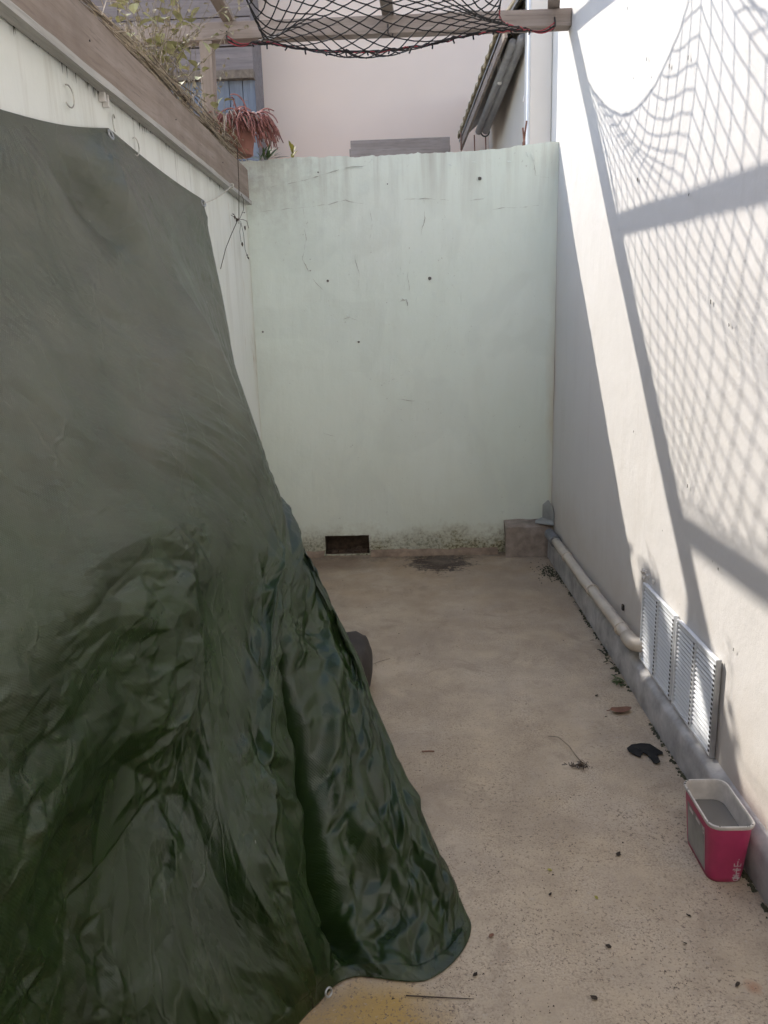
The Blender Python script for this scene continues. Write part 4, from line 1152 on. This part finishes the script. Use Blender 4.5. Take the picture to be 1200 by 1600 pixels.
# ------------------------------------------------------------------ two louvred vent grilles on the right wall
slat_me = None
def grille(y_far, y_near, z0, z1, label, tilt):
    global slat_me
    t = thing('vent_grille', (XW-0.012, (y_far+y_near)/2, z0), label, 'vent grille', 'wall vent grilles')
    xf = XW-0.014
    W_ = y_far-y_near; fr = .011; mid = (y_far+y_near)/2
    f = MB()
    f.box((xf-.006, y_near, z0), (xf+.004, y_far, z0+fr)); f.box((xf-.006, y_near, z1-fr), (xf+.004, y_far, z1))
    f.box((xf-.0065, y_near, z0+fr), (xf+.004, y_near+fr, z1-fr)); f.box((xf-.0065, y_far-fr, z0+fr), (xf+.004, y_far, z1-fr))
    f.box((xf-.007, mid-.008, z0+fr), (xf+.004, mid+.008, z1-fr))
    f.build('frame', M['alu'], t, bevel=.0015)
    bk = MB(); bk.box((xf+.005, y_near+.004, z0+.004), (xf+.012, y_far-.004, z1-.004)); bk.build('backing', M['slotback'], t)
    NS = 19
    pitch = (z1-z0-2*fr)/NS
    for half in (0, 1):
        ya = (mid+.010) if half == 0 else (y_near+fr+.002)
        yb_ = (y_far-fr-.002) if half == 0 else (mid-.010)
        ln = yb_-ya
        for k in range(NS):
            zc = z0+fr+pitch*(k+.5)
            if slat_me is None:
                sm = MB(); hh = pitch*.52
                # louvre blade: leans out at the bottom, closed at both ends
                sm.add([(.001,0,hh*.55),(.001,1,hh*.55),(-.0035,1,-hh*.30),(-.0035,0,-hh*.30),(-.0025,0,-hh*.55),(-.0025,1,-hh*.55),(.003,0,-hh*.45),(.003,1,-hh*.45)],
                       [(0,1,2,3),(3,2,5,4),(4,5,7,6),(0,3,4,6),(1,7,5,2)])
                so_ = sm.build('slat', M['alu'], None); slat_me = so_.data; bpy.data.objects.remove(so_)
            s_ = bpy.data.objects.new('slat', slat_me); COL.objects.link(s_); s_.parent = t
            lo = world_loc(t)
            s_.location = Vector((xf, ya, zc)) - lo; s_.scale = (1, ln, 1)
    for yy in (mid, y_near+fr*.5):                       # column of punched ends
        h_ = MB()
        for k in range(NS):
            zc = z0+fr+pitch*(k+.5)
            h_.box((xf-.0085, yy-.0045, zc-.0036), (xf-.0064, yy+.0045, zc+.0036))
        tag(h_.build('punched_slots', M['slot'], t), kind='stuff')
    if tilt:
        ln_ = MB(); ln_.box((xf-.006, y_near-.004, z0-.004), (xf+.010, y_near-.0005, z1+.004)); ln_.build('side_flange', M['zinc'], t)
    return t
grille(2.985, 2.612, .150, .478, 'white louvred vent grille next to the end of the cream pipe', False)
grille(2.590, 2.232, .150, .476, 'white louvred vent grille farther from the cream pipe, nearer the red tub', True)

# ------------------------------------------------------------------ red ice-cream style tub
tb = thing('plastic_tub', (0.845, 1.935, 0), 'crimson plastic tub with white rim holding murky water beside the plinth', 'tub')
def rrect(cx, cy, hx, hy, r, z, n=6):
    pts = []
    for (sx, sy, a0) in ((1,-1,-90),(1,1,0),(-1,1,90),(-1,-1,180)):
        for k in range(n+1):
            a = math.radians(a0+90*k/n); pts.append((cx+sx*(hx-r)+r*math.cos(a), cy+sy*(hy-r)+r*math.sin(a), z))
    return pts
def ring_loft(mb, rings, mi=0, close_top=False, close_bot=False):
    n = len(rings[0]); vs = [p for r_ in rings for p in r_]
    fs = [(i*n+j, i*n+(j+1) % n, (i+1)*n+(j+1) % n, (i+1)*n+j) for i in range(len(rings)-1) for j in range(n)]
    if close_bot: fs.append(tuple(range(n-1, -1, -1)))
    mb.add(vs, fs, mi)
TC = (0.846, 1.938)
hx0, hy0, hx1, hy1, TH = .048, .094, .060, .110, .187
def tring(t, inset=0.0, z=None):
    return rrect(TC[0], TC[1], hx0+(hx1-hx0)*t-inset, hy0+(hy1-hy0)*t-inset, .030, TH*t if z is None else z)
m_ = MB(); ring_loft(m_, [tring(0, .006, .001), tring(.02, .001), tring(.10), tring(.5), tring(.93)], close_bot=True); tub_wall = m_.build('wall', M['tubred'], tb, smooth=True)
m_ = MB(); ring_loft(m_, [tring(.97, .0022), tring(.5, .0022), tring(.06, .0022), tring(.03, .006)]); m_.f.append(tuple(range(len(m_.v)-28, len(m_.v)))); m_.m.append(0); m_.build('inner_wall', M['tubwhite'], tb, smooth=True)
m_ = MB(); ring_loft(m_, [tring(.945, -.0002), tring(.945, -.0032), tring(.988, -.004), tring(1.0, -.003), tring(1.0, .001), tring(.965, .0023)]); m_.build('rim', M['tubwhite'], tb, smooth=False)
m_ = MB(); r_ = tring(.68, .0030); m_.add(r_, [tuple(range(len(r_)))]); tag(m_.build('water', M['water'], tb), label='murky rainwater in the tub')
# faded picture on the long side facing the yard
def side_pt(y, t): # on the -x face
    return (TC[0]-(hx0+(hx1-hx0)*t)-.0009, y, TH*t)
m_ = MB(); m_.add([side_pt(TC[1]+.062, .10), side_pt(TC[1]-.062, .10), side_pt(TC[1]-.066, .80), side_pt(TC[1]+.066, .80)], [(0,1,2,3)]); m_.build('picture_label', M['tublabel'], tub_wall)
m_ = MB()
for a_, b_, c_, d_ in ((-.066,-.0635,.10,.82),(-.060,-.050,.74,.80),(-.060,-.053,.68,.72),(.02,.05,.70,.76),(-.03,.0,.72,.77)):
    m_.add([tuple(np.array(side_pt(TC[1]+q, t))-np.array((.0004,0,0))) for q, t in ((b_, c_), (a_, c_), (a_, d_), (b_, d_))], [(0,1,2,3)])
m_.build('label_print', M['ink'], tub_wall)
# white characters on the short side facing the camera
def front_pt(u, t): return Vector((TC[0]+u, TC[1]-(hy0+(hy1-hy0)*t)-.0010, TH*t))
strokes = []
def glyph(cx, cz, s, segs):
    for (x0, z0, x1, z1) in segs: strokes.append((cx+x0*s, cz+z0*s/TH, cx+x1*s, cz+z1*s/TH))
glyph(.022, .345, .011, [(0,.95,0,-.5),(-.8,.2,-.8,-.6),(.8,.2,.8,-.6),(-.85,-.6,.85,-.6),(.1,1.25,.25,1.5)])
glyph(.022, .225, .011, [(-.9,.5,.9,.5),(0,.95,0,.5),(-.9,.5,-.9,.15),(.9,.5,.9,.15),(-.7,0,.75,.15),(0,.35,-.1,-.85),(-.1,-.85,.8,-.75)])
glyph(.022, .105, .011, [(-.8,.75,.8,.75),(-.6,.4,.6,.4),(0,1.05,0,.4),(-.95,.05,.95,.05),(-.1,.4,-.8,-.5),(.1,.2,.9,-.45),(-.45,-.25,.45,-.25),(-.45,-.9,.45,-.9),(-.45,-.25,-.45,-.9),(.45,-.25,.45,-.9)])
m_ = MB()
for x0, t0, x1, t1 in strokes:
    pa = front_pt(x0, t0); pb = front_pt(x1, t1)
    d_ = (pb-pa); s = Vector((-d_.z, 0, d_.x)).normalized()*.0010
    m_.add([pa-s, pb-s, pb+s, pa+s], [(0,1,2,3)])
m_.build('lettering', M['ink'], tub_wall)
m_ = MB()
for i in range(9):          # chipped dark marks on the rim
    k = R.choice(range(28)); p = Vector(tring(1.0, -.0008)[k]); q = Vector(tring(1.0, -.0008)[(k+1) % 28])
    c = p.lerp(q, R.random()); s = R.uniform(.0015, .0035)
    m_.add([c+Vector((-s,-s,.0006)), c+Vector((s,-s*.8,.0006)), c+Vector((s*.8,s,.0006)), c+Vector((-s,s*.7,.0006))], [(0,1,2,3)])
tag(m_.build('rim_dirt', M['hole'], tb), kind='stuff')

# ------------------------------------------------------------------ litter on the floor
def fl_z(x, y): return 0.004*fbm(x*1.3, y*1.3, 2.0)
m_ = MB()
c = Vector((0.822, 2.815, 0.006))
pts = []
for k in range(14):
    a = 6.28*k/14; r = .034*(1+.15*math.sin(2*a+.5))
    pts.append(c+Vector((r*1.15*math.cos(a), r*.72*math.sin(a), .008*abs(math.cos(a))+.002*R.random())))
m_.add(pts+[c+Vector((0, 0, .003))], [(k, (k+1) % 14, 14) for k in range(14)])
m_.tube([c+Vector((-.036, -.004, .006)), c+Vector((-.058, -.008, .004))], .0016, 5)
tag(m_.build('dead_leaf', M['brownleaf'], smooth=True), 'single reddish brown dead leaf on the floor near the plinth', 'leaf')
m_ = MB()
sc = [(-.058,.020),(-.035,.036),(.0,.040),(.030,.036),(.036,.030),(.060,.0),(.056,-.010),(.034,-.012),(.030,-.044),(.014,-.050),(.006,-.044),(.002,-.012),(-.012,-.004),(-.028,-.022),(-.044,-.010),(-.058,.004)]
top = [(0.826+x, 2.505+y*1.5, .006+.005*abs(fbm(x*30, y*30))) for x, y in sc]
m_.add(top+[(p[0], p[1], p[2]-.002) for p in top], [tuple(reversed(range(16))), tuple(range(16, 32))]+[(i, (i+1) % 16, 16+(i+1) % 16, 16+i) for i in range(16)])
tag(m_.build('torn_scrap', M['scrap']), 'torn black plastic scrap on the floor in front of the grilles', 'scrap')
tw = thing('dry_twig', (0.57, 2.45, .004), 'dried weed twig with dark roots lying on the concrete', 'twig')
m_ = MB()
m_.tube([(0.50, 2.615, .012), (0.535, 2.60, .016), (0.56, 2.54, .016), (0.575, 2.47, .012), (0.59, 2.42, .008)], [.0012, .0016, .0019, .0022, .0026], 5)
m_.build('stem', M['vine'], tw, smooth=True)
m_ = MB()
for i in range(26):
    a = R.uniform(0, 6.28); p = Vector((0.592+R.gauss(0, .008), 2.415+R.gauss(0, .010), .008)); L_ = R.uniform(.006, .024)
    q = p+Vector((math.cos(a)*L_*1.2-.01, math.sin(a)*L_, R.uniform(-.004, .012)))
    m_.tube([p, p.lerp(q, .5)+Vector((0, 0, .006)), q], .0011, 4, cap=False)
for i in range(20):
    p = Vector((0.525+R.uniform(0, .06), 2.425+R.gauss(0, .006), .006)); m_.tube([p, p+Vector((R.uniform(-.015, .015), R.uniform(-.012, .012), R.uniform(0, .008)))], .0015, 4, cap=False)
m_.build('roots', M['twig'], tw)
bits = [(0.585,1.96,.012,'dark leaf fragment alone on the concrete left of the red tub'),
        (0.735,1.505,.011,'dark leaf fragment nearest the rust mark at the lower right'),
        (0.185,1.655,.011,'brown leaf fragment just right of the tarpaulin corner'),
        (0.135,1.535,.010,'dark leaf fragment beside the twig at the tarpaulin hem'),
        (0.47,1.62,.011,'dark leaf fragment in the middle of the foreground concrete'),
        (0.70,1.72,.010,'dark leaf fragment on the concrete just in front of the red tub'),
        (0.76,2.95,.010,'tiny dark leaf fragment behind the reddish dead leaf'),
        (0.755,2.775,.008,'dark crumb touching the stalk of the reddish dead leaf'),
        (0.40,1.47,.012,'largest dark leaf fragment near the bottom of the view'),
        (0.36,1.80,.009,'dark leaf fragment between the tarpaulin corner and the dried weed twig'),
        (0.655,1.63,.010,'dark leaf fragment in front of the tub, nearer than the others there'),
        (0.90,4.55,.012,'dark leaf fragment in the plinth joint beside the grey coupling')]
for i, (x, y, s, lab) in enumerate(bits):
    m_ = MB(); n = 7; a0 = R.uniform(0, 3.1); ar = R.uniform(.35, .8)
    top = []
    for k in range(n):
        a = 6.28*k/n; u = s*.85*math.cos(a)*R.uniform(.45, 1.3); w = s*.85*ar*math.sin(a)*R.uniform(.45, 1.3)
        top.append((x+u*math.cos(a0)-w*math.sin(a0), y+u*math.sin(a0)+w*math.cos(a0), fl_z(x, y)+.003+R.uniform(0, .004)))
    m_.add(top+[(x+s*R.uniform(-.3,.3), y+s*R.uniform(-.3,.3), fl_z(x, y)+R.uniform(.002,.007))], [(k, (k+1) % n, n) for k in range(n)])
    tag(m_.build('leaf_fragment', M['brownleaf' if i == 2 else 'darkleaf']), lab, 'leaf fragment', 'leaf fragments on the floor')
for x, y, lab in ((0.477, 1.796, 'tiny yellow petal on the concrete nearest the red tub'), (0.369, 1.901, 'tiny yellow petal left of the other one on the concrete')):
    m_ = MB(); leaf_shape(m_, (x, y, .004), (R.gauss(0, 1), R.gauss(0, 1), .12), .014, .009, curl=.2)
    tag(m_.build('petal', M['yellow']), lab, 'petal', 'yellow petals')
m_ = MB()
for i in range(4200):         # crumbs too small to pick apart
    if R.random() < .75:
        y = R.uniform(1.35, 2.4); x = R.uniform(-.1, .88)
        if fbm(x*2.6, y*2.6, 4) + .35*fbm(x*9, y*9, 6) < R.uniform(-.1, .35): continue
    else: y = R.uniform(2.4, 4.8); x = R.uniform(-.6, .9)
    s = R.uniform(.0008, .0017)*(1 if R.random() < .96 else 2.0); z = fl_z(x, y)
    m_.add([(x-s, y-s, z), (x+s*R.uniform(.5, 2), y-s*.5, z), (x+s*.3, y+s*R.uniform(.6, 1.6), z), (x, y, z+s*1.1)], [(0,1,3),(1,2,3),(2,0,3)])
tag(m_.build('grit', M['twig']), 'dark grit scattered over the concrete floor', 'grit', kind='stuff')
m_ = MB()
for i in range(900):          # dirt and moss in the joint under the plinth
    y = R.uniform(1.3, 4.75)
    if fbm(y*3.3, 1.0) + .5*fbm(y*13, 3) < -.05: continue
    x = 0.913 - abs(R.gauss(0, .007)); s = R.uniform(.002, .007)
    z = fl_z(x, y)
    m_.add([(x-s, y-s*1.4, z), (x+s, y-s, z), (x+s*.6, y+s*1.4, z), (x-s*.5, y+s, z), (x, y, z+s*.9)], [(0,1,4),(1,2,4),(2,3,4),(3,0,4)])
for i in range(260):
    y = R.gauss(4.6, .08); x = 0.90-abs(R.gauss(0, .05)); s = R.uniform(.002, .007)
    m_.add([(x-s, y-s, .0), (x+s, y-s, .0), (x+s*.3, y+s, .0), (x, y, s*.9)], [(0,1,3),(1,2,3),(2,0,3)])
tag(m_.build('joint_moss', M['moss']), 'dark moss and dirt in the joint along the plinth', 'moss', kind='stuff')
wd = thing('weed', (0.875, 3.05, 0), 'small green weed sprouting at the foot of the plinth', 'weed')
m_ = MB()
for i in range(16):
    a = R.uniform(1.6, 4.8); leaf_shape(m_, (0.893+R.gauss(0, .01), 3.06+R.gauss(0, .03), .004), (math.cos(a), math.sin(a), R.uniform(.1, .9)), R.uniform(.02, .05), .010, curl=.4)
m_.build('leaves', M['weed'], wd)
wd2 = thing('weed', (0.875, 3.42, 0), 'tuft of dark withered weed at the plinth foot beside the cream pipe', 'weed')
m_ = MB()
for i in range(18):
    a = R.uniform(1.6, 4.8); leaf_shape(m_, (0.897+R.gauss(0, .006), 3.30+R.gauss(0, .08), .003), (math.cos(a), math.sin(a), R.uniform(.1, .9)), R.uniform(.015, .032), .009, curl=.4)
m_.build('leaves', M['moss'], wd2)
m_ = MB(); m_.tube([(-0.19+.0, 3.27, .006), (-0.16, 3.29, .012), (-0.10, 3.34, .008)], .0014, 4); m_.tube([(-.165, 3.29, .01), (-.16, 3.25, .012)], .0014, 4)
tag(m_.build('twig', M['vine']), 'thin pale twig on the floor near the dark brown sack', 'twig')
m_ = MB(); m_.tube([(-0.03, 1.478, .004), (0.04, 1.472, .005), (0.125, 1.468, .004)], [.0016, .0015, .0008], 5)
tag(m_.build('twig', M['twig']), 'dark thin twig lying at the lower hem of the tarpaulin', 'twig')
m_ = MB()
m_.tube([(0.03, 2.53, .006), (0.055, 2.525, .010), (0.075, 2.53, .006)], .0026, 5)
tag(m_.build('twig', M['brownleaf']), 'short reddish twig beside the tarpaulin edge', 'twig')

# ------------------------------------------------------------------ beyond the back wall
hs = thing('house', (0.5, 8.7, 0), 'tall pink-beige rendered house behind the mint wall', 'house')
m_ = MB(); m_.box((-1.47, 8.5, -0.02), (3.4, 14.5, 7.2)); m_.build('wall', M['facade'], hs)
m_ = MB(); m_.box((-1.7, 8.25, 7.2), (3.7, 14.8, 7.4)); m_.build('roof', M['tile'], hs)
bd = thing('plank_screen', (0, 7.6, 2.4), 'low panel of grey weathered planks standing behind the mint wall', 'wooden panel')
zc = [2.62, 2.83, 2.995, 3.168]
for k in range(3):
    for a, b in (((-.447, .02), (.024, .453)) if k != 2 else ((-.447, .453),)):
        m_ = MB(); m_.box((a, 7.6+.004*k, zc[k]), (b, 7.63+.004*k, zc[k+1]-.004), jit=.002); m_.build('plank', M['board'], bd)
for x in (-.43, .43):
    m_ = MB(); m_.box((x-.03, 7.635, 0), (x+.03, 7.68, 3.10)); m_.build('support', M['board'], bd)

sh = thing('timber_shed', (-2.4, 7.9, 0), 'weathered plank shed with blue boards seen behind the pergola post', 'shed')
m_ = MB(); m_.box((-4.2, 7.93, -.02), (-1.345, 8.45, 4.75)); m_.build('core', M['shed'], sh)
rows = [(3.86, 4.06), (4.07, 4.30), (4.31, 4.55), (4.56, 4.78)]
for k, (a, b) in enumerate(rows):
    cuts = [-4.2, -3.1+.3*(k % 2), -2.05-.25*(k % 3), -1.335]
    for c0, c1 in zip(cuts, cuts[1:]):
        m_ = MB(); m_.box((c0+.003, 7.885+.008*R.random(), a), (c1-.003, 7.93, b), jit=.003); m_.build('plank', M['shed'], sh)
m_ = MB(); m_.box((-4.2, 7.83, 3.78), (-1.33, 7.93, 3.85), jit=.002); m_.build('rail', M['straw2'], sh)
x = -4.2
while x < -1.36:
    w = min(.125, -1.335-x)
    m_ = MB(); m_.box((x+.003, 7.895+.006*R.random(), -.02), (x+w-.003, 7.93, 3.78)); m_.build('blue_board', M['blue'], sh); x += w
m_ = MB(); m_.box((-4.4, 7.7, 4.79), (-1.25, 8.6, 4.85)); m_.build('roof', M['gutter'], sh)

nh = thing('neighbour_house', (1.2, 6.8, 0), 'cream side wall of the neighbouring house beyond the mint wall', 'house')
m_ = MB(); m_.box((0.90, 5.93, -.02), (2.6, 8.49, 3.75)); m_.build('wall', M['cream'], nh)
m_ = MB(); m_.box((0.872, 5.66, -.02), (1.012, 5.925, 4.6)); m_.build('pilaster', M['offwhite'], nh, bevel=.004)
m_ = MB(); m_.box((1.016, 5.42, -.02), (1.25, 5.66, 4.6)); m_.build('corner_pier', M['offwhite'], nh, bevel=.003)
m_ = MB(); m_.tube([(0.862, 5.67, 0), (0.862, 5.67, 4.6)], .012, 8); m_.build('conduit', M['alu'], nh, smooth=True)

ev = thing('lean_to_roof', (0.7, 7, 3.2), 'tiled lean-to eave with grey gutter jutting from the cream neighbouring wall', 'roof')
# outer verge from far-low to near-high, inner line along the cream wall
o0, o1 = Vector((0.565, 8.0, 3.20)), Vector((0.72, 5.9, 3.47)); i0, i1 = Vector((0.895, 8.3, 3.52)), Vector((0.93, 5.9, 3.80))
m_ = MB()
m_.add([o0, o1, i1, i0, o0+Vector((0,0,.02)), o1+Vector((0,0,.02)), i1+Vector((0,0,.02)), i0+Vector((0,0,.02))], [(0,1,2,3),(7,6,5,4),(0,4,5,1),(1,5,6,2),(3,2,6,7),(0,3,7,4)])
m_.build('decking', M['gutter'], ev)
NT_ = 13
for k in range(NT_):          # tiles along the verge
    t = (k+.5)/NT_; c = o0.lerp(o1, t) + Vector((-.02, 0, .022)); e = i0.lerp(i1, t)
    d_ = (e-c).normalized()
    m_ = MB(); pts = []
    for q in range(7):
        a = math.pi*q/6
        pts.append((math.cos(a)*.085, math.sin(a)*.045))
    vs = [];
    for s in (0, .40):
        for (py, pz) in pts: vs.append(c + d_*s + Vector((0, py, pz)) + Vector((R.uniform(-.004, .004), 0, 0)))
    m_.add(vs, [(q, q+1, 8+q, 7+q) for q in range(6)])
    ob = m_.build('roof_tile', M['tile'], ev, smooth=True); so_ = ob.modifiers.new('t', 'SOLIDIFY'); so_.thickness = .012
m_ = MB(); m_.bar(o0+Vector((.02,0,-.035)), o1+Vector((.02,0,-.035)), .02, .07); m_.build('verge_board', M['post'], ev)
m_ = MB(); m_.tube([(0.70, 7.45, 3.165), (0.80, 6.0, 3.40)], .030, 12); m_.build('gutter', M['gutter'], ev, smooth=True)
m_ = MB(); m_.tube([(0.755, 7.4, 3.16), (0.86, 5.95, 3.41)], .034, 12); gp_ = m_.build('gutter_pipe', M['gutter'], ev, smooth=True)
m_ = MB(); m_.tube([(0.765, 6.55, 3.52), (0.77, 6.5, 3.28)], .016, 8); m_.build('bracket', M['offwhite'], ev)
m_ = MB(); m_.torus((0.755, 7.43, 3.155), (0, 1, 0), .036, .007, 14, 6); m_.build('gutter_end', M['iron'], gp_)
m_ = MB(); m_.tube([(0.91, 5.92, 3.17), (0.862, 5.90, 3.0)], .006, 6); m_.build('stay_rod', M['offwhite'], ev)
for px, z1 in ((0.545, 3.18), (0.665, 3.15), (0.765, 3.13)):
    m_ = MB(); m_.tube([(px, 7.5, z1), (px+.004, 7.5, z1-.12), (px-.002, 7.5, 2.6)], [.006, .005, .002], 5)
    tag(m_.build('hanging_wire', M['rust']), {0.545: 'leftmost of three wires hanging under the lean-to eave', 0.665: 'middle of three wires hanging under the lean-to eave', 0.765: 'rightmost of three wires hanging under the lean-to eave'}[px], 'wire', 'wires under the eave')
rods = thing('iron_rods', (0.80, 5.32, 2.52), 'crossed rusty iron rods behind the mint wall next to the white pilaster', 'rods')
for a, b in (((0.765, 5.30, 2.50), (0.800, 5.32, 2.74)), ((0.80, 5.32, 2.50), (0.775, 5.31, 2.70)), ((0.775, 5.33, 2.50), (0.782, 5.33, 2.62))):
    m_ = MB(); m_.tube([a, b], .006, 6); m_.build('rod', M['rust'], rods)
m_ = MB(); m_.box((.74, 5.24, -.02), (.84, 5.40, 2.505)); m_.build('pier', M['mortar'], rods)
